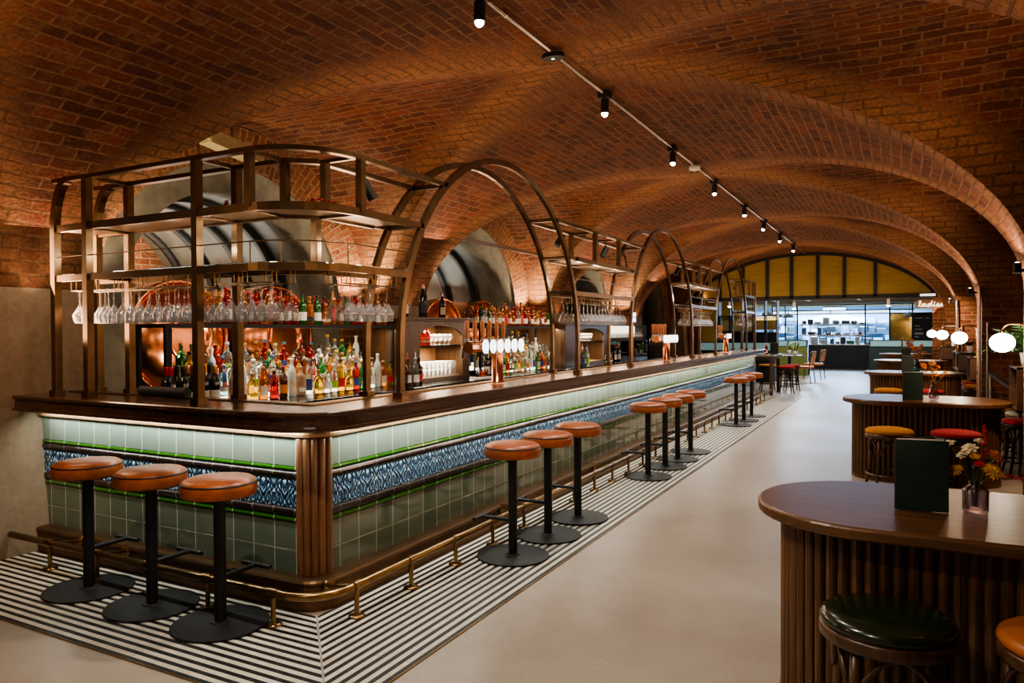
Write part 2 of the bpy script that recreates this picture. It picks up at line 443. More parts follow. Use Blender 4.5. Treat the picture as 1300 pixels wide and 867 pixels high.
# ------------------------------------------------------------------ end wall: amber glazed lunette and dining room beyond
t = NT('amber reeded panel')
nz = t.noise(t.co('Object', (1, 1, 6)), 2, 4); c = t.ramp(nz, [(.3, (.20, .125, .028)), (.7, (.27, .175, .045))])
M_amber = t.set(Base_Color=c, Roughness=.4, Emission_Color=c, Emission_Strength=.07)  # faint emission painted in, standing in for light on the panels
lun = thing('lunette_screen', 'arched black-framed screen of amber panels under the last vault', 'screen', (XC, YEND - .12, 2.28))
def lz(x): return ZS + RISE * math.sqrt(max(0, 1 - (x / HA) ** 2)) - 2.28 - .03
xe = HA * math.sqrt(1 - ((2.30 - ZS) / RISE) ** 2) - .06
fr_ = MB()
fr_.tube([(-xe + 2 * xe * i / 40, 0, lz(-xe + 2 * xe * i / 40)) for i in range(41)], 0, sq=(.09, .1), )
fr_.box((0, 0, 0), (2 * xe + .1, .1, .1))
mul = [-2.02, -1.42, -.82, -.25, .35, .95, 1.55, 2.2]
mul = [u for u in (-2.15, -1.55, -.93, -.33, .30, .92, 1.62)]
for x in mul: fr_.box((x, 0, lz(x) / 2), (.08, .1, lz(x)))
ed = [-xe] + mul + [xe]
for a, b in zip(ed, ed[1:]):
    pn = MB(); n = 6; xs = [a + (b - a) * i / n for i in range(n + 1)]
    pn.add([(x, .0, 0) for x in xs] + [(x, .0, max(.01, lz(x))) for x in xs], [(i, i + 1, n + 2 + i, n + 1 + i) for i in range(n)])
    pn.build('panel', M_amber, lun)
fr_.build('frame', M_black, lun)
bw = MB()     # masonry above and beside the opening
wallquad(bw, (-6.2, YEND), (XL + .35, YEND), 0, 3.6, 0); wallquad(bw, (XR - .25, YEND), (6, YEND), 0, 3.6, 0)
struct(bw.build('wall_end', M_brickw))
# dining room shell
M_slat = plain('slatted ceiling', (.10, .065, .02), .45, var=.4, vs=3)
t = NT('slatted dining ceiling'); v = t.co('Object'); w = t.N('TexWave', bands_direction='Y'); w.inputs['Scale'].default_value = 1.2; t.L(v, w.inputs[0])
M_slat = t.set(Base_Color=t.ramp(w.outputs['Fac'], [(.35, (.03, .02, .008)), (.5, (.42, .25, .06))]), Roughness=.9, Specular_IOR_Level=.1)
dc = MB(); dc.quad((-6, YEND, 2.42), (6, YEND, 2.42), (6, 33, 2.42), (-6, 33, 2.42)); struct(dc.build('ceiling_dining', M_slat))
M_dark = plain('dark wall paint', (.020, .019, .021), .6)
dw = MB(); dw.quad((-6, YEND, 0), (-6, 33, 0), (-6, 33, 2.5), (-6, YEND, 2.5)); dw.quad((5.2, YEND, 0), (5.2, 33, 0), (5.2, 33, 2.5), (5.2, YEND, 2.5))
dw.quad((-6, 30.5, 0), (-.0, 30.5, 0), (0, 30.5, 0), (-6, 30.5, 0)); struct(dw.build('wall_dining', M_dark))

# ------------------------------------------------------------------ the tiled bar
YB = 13.42; XW = XL + .075
def cpath(off, r, x0=XW, y1=YB, n=8):
    """plan path running along the short front, round the corner and down the long front, offset outwards"""
    c = (off - r, -off + r)
    return [(x0, -off)] + [(c[0] + r * sin(pi / 2 * i / n), c[1] - r * cos(pi / 2 * i / n)) for i in range(n + 1)] + [(off, y1)]
def sweep(prof, r0, rmin=.02, x0=XW, y1=YB, closed=True):
    m = MB(); rings = []
    for off, z, in prof:
        rings.append([(x, y, z) for x, y in cpath(off, max(rmin, r0 + off), x0, y1)])
    n = len(rings[0]); vs = [p for r in rings for p in r]; fs = []
    K_ = len(rings)
    for i in range(K_ if closed else K_ - 1):
        j = (i + 1) % K_
        for k in range(n - 1): fs.append((i * n + k, i * n + k + 1, j * n + k + 1, j * n + k))
    m.add(vs, fs)
    if closed:
        m.add([r[0] for r in rings], [tuple(range(K_))]); m.add([r[-1] for r in rings], [tuple(reversed(range(K_)))])
    return m
bar = thing('tiled_bar_front', 'long bar front of sage green tiles with a blue relief frieze', 'bar', (0, 0, 0))
GA, GB, TW = -.28669, .18693, .16
def strip(z0, z1, proud, name, mat, h=None, round_=False):
    h = h or (z1 - z0); m = MB()
    zs = [(0, z0), (proud, z0 + .002), (proud, z1 - .002), (0, z1)]
    if round_: zs = [(proud * sin(pi * i / 6), z0 + (z1 - z0) * (1 - cos(pi * i / 6)) / 2) for i in range(7)]
    for (p0, za), (p1, zb) in zip(zs, zs[1:]):
        va, vb = (za - z0) if len(zs) > 4 else (0 if za < z0 + .003 else h), (zb - z0)
        a, b = XW - .03, -.10
        m.quad((a, -p0, za), (b, -p0, za), (b, -p1, zb), (a, -p1, zb), [(a - GA, za - z0), (b - GA, za - z0), (b - GA, zb - z0), (a - GA, zb - z0)])
        a, b = .10, YB
        m.quad((p0, a, za), (p0, b, za), (p1, b, zb), (p1, a, zb), [(a - GB, za - z0), (b - GB, za - z0), (b - GB, zb - z0), (a - GB, zb - z0)])
    m.quad((0, YB, z0), (-.42, YB, z0), (-.42, YB, z1), (0, YB, z1), [(0, 0), (.42, 0), (.42, z1 - z0), (0, z1 - z0)])
    return m.build(name, mat, bar)
GR = (.55, .54, .48)
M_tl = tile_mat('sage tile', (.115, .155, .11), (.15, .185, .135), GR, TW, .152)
M_tu = tile_mat('sage tile with painted light', (.18, .235, .19), (.215, .27, .22), GR, TW, .161)  # paler copy of the lower tile: counter strip light painted into the colour
M_tg = tile_mat('bright green trim tile', (.028, .12, .012), (.04, .16, .018), GR, TW, .05, .1)
M_td = tile_mat('dark moulded trim tile', (.018, .010, .008), (.03, .016, .013), (.25, .2, .17), TW, .06, .3)
M_tb = tile_mat('blue relief tile', (0, 0, 0), (0, 0, 0), (.20, .24, .28), TW, .158, relief=True)
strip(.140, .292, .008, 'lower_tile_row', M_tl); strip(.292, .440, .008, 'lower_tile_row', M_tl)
strip(.440, .472, .016, 'green_trim', M_tg, round_=True); strip(.472, .522, .020, 'dark_trim', M_td, round_=True)
strip(.522, .680, .010, 'relief_frieze', M_tb); strip(.680, .718, .020, 'dark_trim', M_td, round_=True)
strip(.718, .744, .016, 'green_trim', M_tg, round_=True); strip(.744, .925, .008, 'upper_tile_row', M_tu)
# corner column of rounded reeds
M_reed = wood('walnut reeds', (.10, .042, .018), (.25, .115, .052), 2, .3, .4)
cr = MB()
for i in range(5):
    a = -pi / 2 + pi / 2 * (i + .5) / 5 * 1.0
    x, y = -.112 + .125 * cos(a), .112 + .125 * sin(a)
    cr.lathe([(.0215, .165), (.0215, .895), (.015, .905), (.004, .909)], (x, y, 0), 12)
cr.prism([(-.11, -.004), (-.06, .0), (-.02, .04), (0.004, .11), (-.11, .11)], .15, .93)
cr.build('corner_column', M_reed, bar)
sweep([(0, 0), (.092, 0), (.092, .012), (.085, .10), (.082, .125), (.094, .138), (.096, .150), (.088, .160), (.06, .165), (0, .165)], .07).build('skirting', M_plinth, bar)
sweep([(0, .905), (.03, .905), (.045, .91), (.05, .925), (.045, .94), (.03, .945), (0, .945)], .10).build('lit_bronze_trim', M_trimb, bar)
bk = MB(); bk.bbox((XW, .03, .02), (-.42, .42, .93)); bk.bbox((-.42, .03, .02), (-.03, YB - .01, .93)); bk.build('carcass', M_black, bar)
# counter
top = thing('bar_counter_top', 'dark polished wooden counter along the top of the tiled bar', 'counter', (0, 0, 0))
OV = .215
sweep([(-.20, .955), (OV - .035, .955), (OV - .006, .957), (OV, .964), (OV, .975), (OV - .016, .984), (OV - .018, 1.03), (OV - .006, 1.037), (OV, 1.044), (OV, 1.054), (OV - .008, 1.06), (-.22, 1.06)], .10, .03).build('counter_slab', M_counter, top)
# bar mat / drip tray strip let into the inner edge
M_mat = plain('perforated brass drip tray', (.20, .13, .06), .35, .9, var=.6, vs=160, bump=.6)
sweep([(-.215, 1.0605), (-.125, 1.0605), (-.125, 1.067), (-.215, 1.067)], .10, .03, XW + .05, YB - .1).build('drip_tray', M_mat, top)
# ------------------------------------------------------------------ foot rail
rail = thing('foot_rail', 'aged brass foot rail running round the base of the tiled bar', 'foot rail', (0, 0, 0))
RO, RZ = .28, .165
rp = cpath(RO, .22, XL + .16, YB + .25, 8)
rm = MB(); rm.tube([(x, y, RZ) for x, y in rp], .021, 10); rm.build('rail_tube', M_brass, rail)
def rleg(x, y, nx, ny, br):
    m = MB(); m.cyl((x, y, .005), (x, y, RZ - .01), .013, n=10); m.lathe([(.045, .004), (.045, .010), (.03, .016), (.016, .02)], (x, y, 0), 14)
    m.cyl((x - .028 * ny, y - .028 * nx, RZ), (x + .028 * ny, y + .028 * nx, RZ), .0255, n=12)
    if br:
        m.cyl((x, y, RZ), (x - nx * (RO - .09), y - ny * (RO - .09), RZ - .035), .011, n=8)
        q = Vector((x - nx * (RO - .088), y - ny * (RO - .088), RZ - .035)); m.cyl(q, q + Vector((nx, ny, 0)) * .012, .04, n=14)
    m.build('rail_leg', M_brass, rail)
for k in range(28): rleg(RO, .0 + .475 * k, 1, 0, k % 4 == 0)
for k in range(5): rleg(-.02 - .475 * k - (0 if k else 0), -RO, 0, -1, k % 2 == 1 or k == 4)

# ------------------------------------------------------------------ bar gantry
gan = thing('bar_gantry', 'bronze metal gantry with shelves and paired arches standing on the bar counter', 'gantry', (0, 0, 0))
GO, GI, CT = .03, -.235, 1.06
L1, L2, L3 = 1.83, 2.15, 2.46
def post(x, y, z0, z1, w=.046, foot=True):
    m = MB(); m.bbox((x - w / 2, y - w / 2, z0), (x + w / 2, y + w / 2, z1))
    if foot: m.bbox((x - w * .72, y - w * .72, z0), (x + w * .72, y + w * .72, z0 + .035))
    m.build('post', M_bronze, gan)
def gpath(off, r, x0, y1, n=8):
    c = (off - r, -off + r)
    return [(x0, -off)] + [(c[0] + r * sin(pi / 2 * i / n), c[1] - r * cos(pi / 2 * i / n)) for i in range(n + 1)] + [(off, y1)]
# outer line follows y=-.085 / x=.03 ; inner line y=.20 / x=-.235
def oline(x0, y1, r=.40, n=10, e=0):
    c = (GO - r, -.085 + r); r2 = r + e
    return [(x0, -.085 - e)] + [(c[0] + r2 * sin(pi / 2 * i / n), c[1] - r2 * cos(pi / 2 * i / n)) for i in range(n + 1)] + [(GO + e, y1)]
def iline(x0, y1): return [(x0, .20)] + [(GI - .16, .20)] * 4 + [(GI - .14, .21), (GI - .08, .26), (GI - .02, .32)] + [(GI, .36)] * 4 + [(GI, y1)]
YE1, AR = BAYS[1] - 1.415, 1.405
LX0 = XL + .36
def slab(o, i, z0, z1, name, mat):
    m = MB(); n = len(o)
    vs = [(x, y, z0) for x, y in o] + [(x, y, z0) for x, y in i] + [(x, y, z1) for x, y in o] + [(x, y, z1) for x, y in i]
    fs = []
    for k in range(n - 1):
        fs += [(k, n + k, n + k + 1, k + 1), (2 * n + k, 2 * n + k + 1, 3 * n + k + 1, 3 * n + k), (k, k + 1, 2 * n + k + 1, 2 * n + k), (n + k, 3 * n + k, 3 * n + k + 1, n + k + 1)]
    fs += [(0, 2 * n, 3 * n, n), (n - 1, 2 * n - 1, 4 * n - 1, 3 * n - 1)]
    m.add(vs, fs); return m.build(name, mat, gan)
def bar_along(pts, z, name, w=.03, h=.04):
    m = MB(); m.tube([(x, y, z) for x, y in pts], 0, sq=(w, h)); return m.build(name, M_bronze, gan)
t = NT('shelf glass'); t.set(Base_Color=(.75, .9, .88), Roughness=.03, Transmission_Weight=.95, IOR=1.45); nzz = t.noise(t.co(), 3, 2); M_shelfgl = t.m
M_shelfgl.node_tree.links.new(nzz, M_shelfgl.node_tree.nodes.new('ShaderNodeMath').inputs[0])
M_shelfu = plain('bronze shelf board', (.23, .145, .08), .42, .7, var=.25, vs=4)
def section(o, i, cross):
    slab(o, i, L1 + .012, L1 + .022, 'glass_shelf', M_shelfgl)
    bar_along(o, L1 - .005, 'shelf_edge'); bar_along(i, L1 - .005, 'shelf_edge')
    slab(o, i, L2 - .008, L2 + .008, 'upper_shelf', M_shelfu)
    bar_along(o, L2, 'shelf_edge', .03, .045); bar_along(i, L2, 'shelf_edge', .03, .045)
    bar_along(o, L3, 'top_rail', .045, .026); bar_along(i, L3, 'top_rail', .045, .026)
    for (a, b) in cross:
        for z in (L1 - .005, L2 - .012, L3): bar_along([a, b], z, 'cross_bar', .025, .022)
    # slim guard rail above the glass shelf
    m = MB()
    for ln in (o,):
        pts = [(x, y, L1 + .135) for x, y in ln]
        m.tube([(pts[0][0], pts[0][1], L1 + .03)] + pts + [(pts[-1][0], pts[-1][1], L1 + .03)], .004, 6)
        for k in range(1, len(pts) - 1, 3): m.cyl((pts[k][0], pts[k][1], L1 + .02), pts[k], .004, n=6)
    m.build('guard_rail', M_bronze, gan)
o0, i0 = oline(LX0, YE1 + .08), iline(LX0, YE1 + .08)
section(o0, i0, [((-1.81, -.085), (-1.81, .20)), ((-.79, -.085), (-.79, .20)), ((-.37, -.085), (-.40, .20)), ((GO, .33), (GI, .33))])
for x, y in ((-1.81, -.085), (-1.81, .20), (-.79, -.085), (-.79, .20)): post(x, y, CT, L3)
for x, y in ((-.37, -.085), (GO, .36), (GI - .16, .20), (GI, .36)): post(x, y, L2, L3, .042, False)
post(GI - .02, .30, L1, L2, .042, False)
for y in (-.085, .20):     # left end posts bend over at the top
    m = MB(); m.tube([(LX0, y, CT), (LX0, y, L2)] + [(LX0 + .15 * (1 - cos(pi / 2 * i / 6)), y, L2 + (L3 - L2) * sin(pi / 2 * i / 6)) for i in range(1, 7)], 0, sq=(.046, .046))
    m.bbox((LX0 - .034, y - .034, CT), (LX0 + .034, y + .034, CT + .035)); m.build('post', M_bronze, gan)
for k in (1, 2, 3):        # paired arches
    yc = BAYS[k] - .0
    for x in (GO, GI):
        zc = L3 + .31 - AR; m = MB()
        pts = [(x, yc - AR, CT), (x, yc - AR, zc)] + [(x, yc - AR * cos(pi * i / 32), zc + AR * sin(pi * i / 32)) for i in range(1, 32)] + [(x, yc + AR, zc), (x, yc + AR, CT)]
        m.tube(pts, 0, sq=(.046, .03))
        for yy in (yc - AR, yc + AR): m.bbox((x - .035, yy - .035, CT), (x + .035, yy + .035, CT + .035))
        m.build('arch', M_bronze, gan)
def legy(yc, z, s):
    zc = L3 + .31 - AR; d = z - zc
    return yc + s * math.sqrt(max(0, AR * AR - d * d))
for a, b in ((1, 2), (2, 3), (3, None)):
    ya = BAYS[a] + AR; yb_ = BAYS[b] - AR if b else YB - .25
    o = [(GO, ya - .06), (GO, (ya + yb_) / 2), (GO, yb_ + (.06 if b else 0))]; i = [(GI, p[1]) for p in o]
    ym = [ya + (yb_ - ya) * q for q in (.3, .75)]
    section(o, i, [((GO, y), (GI, y)) for y in ym])
    if True:
        for z in (L2, L3):   # rails run on to meet the curving arch
            for x in (GO, GI):
                e0 = legy(BAYS[a], z, 1); bar_along([(x, e0), (x, ya)], z, 'rail_return', .03, .03)
                if b: e1 = legy(BAYS[b], z, -1); bar_along([(x, yb_), (x, e1)], z, 'rail_return', .03, .03)
            e0 = legy(BAYS[a], z, 1); bar_along([(GO, e0), (GI, e0)], z, 'cross_bar', .03, .03)
            if b: e1 = legy(BAYS[b], z, -1); bar_along([(GO, e1), (GI, e1)], z, 'cross_bar', .03, .03)
    for y in ym:
        for x in (GO, GI): post(x, y, L2, L3, .042, False)
    if not b:
        for x in (GO, GI): post(x, yb_, CT, L3)
# same run-on on the corner section
for z in (L2, L3):
    e1 = legy(BAYS[1], z, -1)
    for x in (GO, GI): bar_along([(x, YE1), (x, e1)], z, 'rail_return', .03, .03)
    bar_along([(GO, e1), (GI, e1)], z, 'cross_bar', .03, .03)
# glass hanging rods
GR_Z = 1.752
def rack(p0, p1, off):
    m = MB(); a = Vector((*p0, GR_Z - .006)); b = Vector((*p1, GR_Z - .006)); d = (b - a).normalized(); nrm = Vector((-d.y, d.x, 0))
    for s in (-1, 1): m.tube([a + nrm * (off + s * .017), b + nrm * (off + s * .017)], .003, 6)
    L = (b - a).length; k = max(2, int(L / .22))
    for q in range(k + 1):
        p = a + d * L * q / k + nrm * off
        m.cyl(p + nrm * .017, p + nrm * .017 + Vector((0, 0, L1 - GR_Z)), .003, n=6); m.cyl(p - nrm * .017, p - nrm * .017 + Vector((0, 0, L1 - GR_Z)), .003, n=6)
    m.build('glass_rack', M_brass, gan)

# ------------------------------------------------------------------ bar stools
def bar_stool(label, loc, rz, group):
    t_ = thing('bar_stool', label, 'stool', loc, rz, group)
    m = MB(); m.lathe([(.233, .004), (.236, .007), (.234, .012), (.05, .014), (.045, .020), (.034, .022)], n=48, smooth=False); m.build('base_plate', M_black, t_)
    m = MB(); m.lathe([(.029, .02), (.029, .655)], n=20); m.build('column', M_black, t_)
    m = MB(); m.cyl((0, .02, .235), (0, .235, .235), .0125, n=10); m.cyl((-.10, .235, .235), (.10, .235, .235), .0125, n=10); m.build('foot_bar', M_black, t_)
    m = MB(); m.lathe([(.15, .652), (.176, .656), (.182, .665), (.183, .690), (.181, .714), (.179, .718), (.172, .728), (.155, .738), (.11, .745), (.05, .748), (.001, .749)], n=40); s = m.build('seat', M_leather, t_)
    m = MB(); m.lathe([(.178 + .0055 * cos(2 * pi * i / 8), .719 + .005 * sin(2 * pi * i / 8)) for i in range(9)], n=40); m.build('piping', M_piping, s)
    return t_
g_ = 'bar stools with tan leather seats along the bar'
S0 = bar_stool('tan leather bar stool on the short side of the bar, nearest the concrete wall', (-1.345, -.392, .004), 0, g_)
dup(S0, (-.79, -.394, .004), 'tan leather bar stool on the short side of the bar, middle of three', 0)
dup(S0, (-.265, -.394, .004), 'tan leather bar stool on the short side of the bar, next to the corner column', 0)
for y, l in ((1.26, 'nearest in the front row of three along the long bar'), (1.80, 'middle of the front row of three along the long bar'), (2.35, 'last of the front row of three along the long bar'),
             (4.16, 'front of the row of four at the middle of the bar'), (4.76, 'second of the row of four at the middle of the bar'), (5.26, 'third of the row of four at the middle of the bar'), (5.84, 'last of the row of four at the middle of the bar'),
             (8.62, 'front of the last three near the far bar end'), (9.25, 'middle of the last three near the far bar end'), (9.95, 'rearmost of the last three near the far bar end')):
    dup(S0, (.525, y, .004), 'tan leather bar stool ' + l, pi / 2)

# ------------------------------------------------------------------ oval fluted tables
def capsule(x0, x1, hw, n=14):
    pts = [(x1 - hw + hw * cos(-pi / 2 + pi * i / n), hw * sin(-pi / 2 + pi * i / n)) for i in range(n + 1)]
    return pts + [(x0 + hw + hw * cos(pi / 2 + pi * i / n), hw * sin(pi / 2 + pi * i / n)) for i in range(n + 1)]
TL = 1.45
def oval_table(label, loc):
    t_ = thing('oval_table', label, 'table', loc, 0, 'oval fluted tables down the right side')
    rings = []
    for ins, z in ((.02, .742), (.004, .746), (0, .752), (0, .780), (.004, .786), (.012, .79)):
        rings.append([(x, y, z) for x, y in capsule(-TL / 2 + ins, TL / 2 - ins, .44 - ins, 20)])
    m = MB(); m.loft(rings, smooth=False); m.build('tabletop', M_wtop, t_)
    bx, bw = TL / 2 - .10, .31
    path = capsule(-bx, bx, bw, 26)
    P = [Vector((x, y)) for x, y in path]; per = [0]
    for a, b in zip(P, P[1:] + P[:1]): per.append(per[-1] + (b - a).length)
    nS = int(per[-1] / .045); out = []
    def at(s):
        s %= per[-1]
        for k in range(len(P)):
            if per[k + 1] >= s:
                a, b = P[k], P[(k + 1) % len(P)]; q = (s - per[k]) / max(1e-9, per[k + 1] - per[k]); return a + (b - a) * q, (b - a).normalized()
    for k in range(nS):
        for q, dpt in ((.0, -.012), (.06, -.012), (.10, .002), (.25, .009), (.5, .013), (.75, .009), (.90, .002), (.94, -.012)):
            p, d = at((k + q) / nS * per[-1]); nn = Vector((d.y, -d.x)); p = p + nn * dpt; out.append((p.x, p.y))
    m = MB(); m.loft([[(x, y, .03) for x, y in out], [(x, y, .745) for x, y in out]], smooth=False, caps=False); m.build('fluted_base', M_wdark, t_)
    m = MB(); m.prism(capsule(-bx - .015, bx + .015, bw + .015, 20), 0, .032); m.build('base_plinth', M_wdark, t_)
    return t_
TXC = 2.955; TYS = [.26, 5.28, 10.35, 15.4, 20.4]
T0 = oval_table('nearest oval dark wood table with fluted base, at the right front', (TXC, TYS[0], 0))
for k, l in ((1, 'second oval fluted wood table from the front, with red and mustard stools'), (2, 'third oval fluted wood table from the front'), (3, 'fourth oval fluted wood table from the front'), (4, 'farthest oval fluted wood table, near the kitchen')):
    dup(T0, (TXC, TYS[k], 0), l)

# bentwood stools
def bent_stool(label, loc, rz, seatmat, framemat, grp=None, h=.53):
    t_ = thing('bentwood_stool', label, 'stool', loc, rz, grp)
    m = MB(); m.lathe([(.16, h - .055), (.196, h - .055), (.202, h - .05), (.202, h - .018), (.196, h - .012), (.1, h - .012)], n=36); m.build('seat_ring', framemat, t_)
    m = MB(); m.lathe([(.17, h - .014), (.196, h - .010), (.202, h + .002), (.198, h + .016), (.18, h + .028), (.14, h + .036), (.07, h + .040), (.001, h + .041)], n=36); m.build('seat_cushion', seatmat, t_)
    for k in range(4):
        a = pi / 4 + pi / 2 * k; ca, sa = cos(a), sin(a); m = MB()
        m.tube([(ca * .165, sa * .165, h - .05), (ca * .172, sa * .172, h * .6), (ca * .185, sa * .185, h * .3), (ca * .225, sa * .225, 0)], [.017, .017, .015, .012], 10)
        m.build('leg', framemat, t_)
        b = a + pi / 2; m = MB(); pts = []
        for i in range(13):
            q = i / 12; aa = a + .08 + (pi / 2 - .16) * q; rr = .178 - .03 * sin(pi * q)
            pts.append((cos(aa) * rr, sin(aa) * rr, h - .20 + .135 * sin(pi * q) ** .6))
        m.tube(pts, .010, 8); m.build('curved_brace', framemat, t_)
    m = MB(); m.tube([(cos(2 * pi * i / 28) * .19, sin(2 * pi * i / 28) * .19, h * .27) for i in range(28)], .010, 8, closed=True); m.build('foot_ring', framemat, t_)
    return t_
bs = bent_stool('bentwood stool with a dark green leather seat, at the nearest oval table', (2.715, -.30, 0), .25, M_green_l, M_bent)
bent_stool('bentwood stool with an orange leather seat, cut off at the right edge', (3.215, -.27, 0), .5, M_org_l, M_bent)
ys = bent_stool('mustard velvet stool in front of the second oval table', (2.665, 4.62, 0), .3, M_yel_v, M_bent)
rs = bent_stool('red velvet stool in front of the second oval table', (3.19, 4.66, 0), .1, M_red_v, M_bentblk)
dup(ys, (2.60, 9.68, 0), 'mustard velvet stool in front of the third oval table')
dup(rs, (3.13, 9.70, 0), 'red velvet stool in front of the third oval table')
M_pale = plain('pale green leather', (.42, .50, .42), .35)
M_lime = plain('pale yellow leather', (.62, .60, .22), .4)
dup(rs, (3.86, 5.95, 0), 'red velvet stool right of the second oval table, nearest of three')
bent_stool('pale green stool right of the second table, between red and yellow ones', (3.98, 6.75, 0), .4, M_pale, M_bentblk)
dup(ys, (4.05, 7.5, 0), 'mustard stool right of the second table, farthest of three')
bent_stool('pale yellow stool seat seen over the right half of the second table', (3.40, 9.05 - 2.9, 0), .2, M_lime, M_bentblk)
dup(ys, (3.85, 11.05, 0), 'mustard stool right of the third table, nearest of three')
dup(rs, (3.9, 11.7, 0), 'red stool right of the third table, middle of three')
dup(ys, (3.92, 12.35, 0), 'mustard stool right of the third table, farthest of three')

# ------------------------------------------------------------------ table dressing
M_menu = plain('dark green menu board', (.016, .034, .026), .5, var=.2); M_paper = plain('menu paper', (.75, .72, .66), .7)
def menu(label, loc, rz, h=.265, w=.178, paper=True):
    t_ = thing('menu_board', label, 'menu', loc, rz, 'dark green menus standing on the oval tables')
    m = MB(); m.bbox((0, -.002, 0), (w, .002, h)); m.build('front_cover', M_menu, t_, bevel=.001)
    m = MB(); m.box((w / 2 * cos(.62), w / 2 * sin(.62) + .003, h / 2), (w, .004, h), rz=.62); m.build('back_cover', M_menu, t_)
    m = MB(); m.box((w / 2 * cos(.2), w / 2 * sin(.2) + .004, h / 2 + .004), (w * .92, .002, h - .004), rz=.2); m.build('menu_sheet', M_paper, t_)
    return t_
m0 = menu('dark green folded menu standing on the nearest oval table', (2.735, .185, .791), .10)
dup(m0, (2.775, 5.06, .791), 'dark green folded menu standing on the second oval table', .25)
dup(m0, (2.775, 10.1, .791), 'dark green folded menu standing on the third oval table', .2)
dup(m0, (2.78, 15.2, .791), 'dark green folded menu standing on the fourth oval table', .2)
t = NT('smoky ribbed glass')
tr_ = t.N('BsdfTransparent'); tr_.inputs[0].default_value = (.74, .68, .72, 1); gl_ = t.N('BsdfGlossy'); gl_.inputs['Roughness'].default_value = .08
lw_ = t.N('LayerWeight'); lw_.inputs['Blend'].default_value = .4; mx_ = t.N('MixShader')
t.L(t.ramp(lw_.outputs['Facing'], [(.0, (.10,) * 3), (.55, (.28,) * 3), (.95, (.8,) * 3)]), mx_.inputs[0]); t.L(tr_.outputs[0], mx_.inputs[1]); t.L(gl_.outputs[0], mx_.inputs[2]); t.L(mx_.outputs[0], t.out.inputs[0]); M_vase = t.m
M_water = glass('vase water', (.93, .95, .93), 0, 1, 1.33)
M_stem = plain('flower stems', (.06, .10, .025), .6); M_leaf = plain('dark leaves', (.03, .075, .03), .5)
M_gold = plain('golden daisy petals', (.85, .42, .01), .7, var=.35, vs=60); M_cream = plain('cream dried petals', (.90, .68, .45), .8, var=.3, vs=50)
M_rust = plain('rust petals', (.58, .20, .10), .8, var=.3, vs=50); M_crim = plain('crimson spikes', (.55, .03, .04), .8, var=.3, vs=60)
M_dry = plain('dried brown petals', (.45, .20, .07), .85, var=.35, vs=40); M_orangep = plain('orange petals', (.62, .17, .02), .75, var=.3)
def vase_mesh(r, h, neck, n=36):
    m = MB(); rings = []
    prof = [(r * .9, 0), (r, .006), (r, h * .72), (r * .85, h * .82), (neck, h * .9), (neck * 1.0, h * .95), (neck * 1.18, h), (neck * .98, h), (neck * .84, h * .93), (r * .8, h * .8), (r * .9, h * .7), (r * .9, .012)]
    for q, z in prof:
        rib = .05 if .006 <= z <= h * .75 else .0
        rings.append([(q * (1 + rib * cos(k * pi)) * cos(2 * pi * k / n), q * (1 + rib * cos(k * pi)) * sin(2 * pi * k / n), z) for k in range(n)])
    m.loft(rings); return m
def bloom(m, c, r, n, layers, tilt=(0, 0), dome=.5):
    c = Vector(c); M = Matrix.Rotation(tilt[0], 3, 'X') @ Matrix.Rotation(tilt[1], 3, 'Y')
    for L in range(layers):
        q = 1 - L / layers * .8
        for k in range(n):
            a = 2 * pi * (k + .5 * L) / n + rnd.uniform(-.08, .08); rr = r * q * rnd.uniform(.9, 1.06)
            h0, h1 = dome * r * L / layers, dome * r * (L / layers) + .08 * r
            w = rr * 1.9 / n
            e = Vector((cos(a), sin(a), 0)); s = Vector((-sin(a), cos(a), 0))
            vs = [e * rr * .12 - s * w * .3 + Vector((0, 0, h0)), e * rr * .12 + s * w * .3 + Vector((0, 0, h0)), e * rr * .7 + s * w + Vector((0, 0, h1)), e * rr + Vector((0, 0, h1 - .05 * r)), e * rr * .7 - s * w + Vector((0, 0, h1))]
            m.add([c + M @ v for v in vs], [(0, 1, 2, 3, 4)])
    m.ball(c + M @ Vector((0, 0, dome * r * .55)), r * .26, 8, 5)
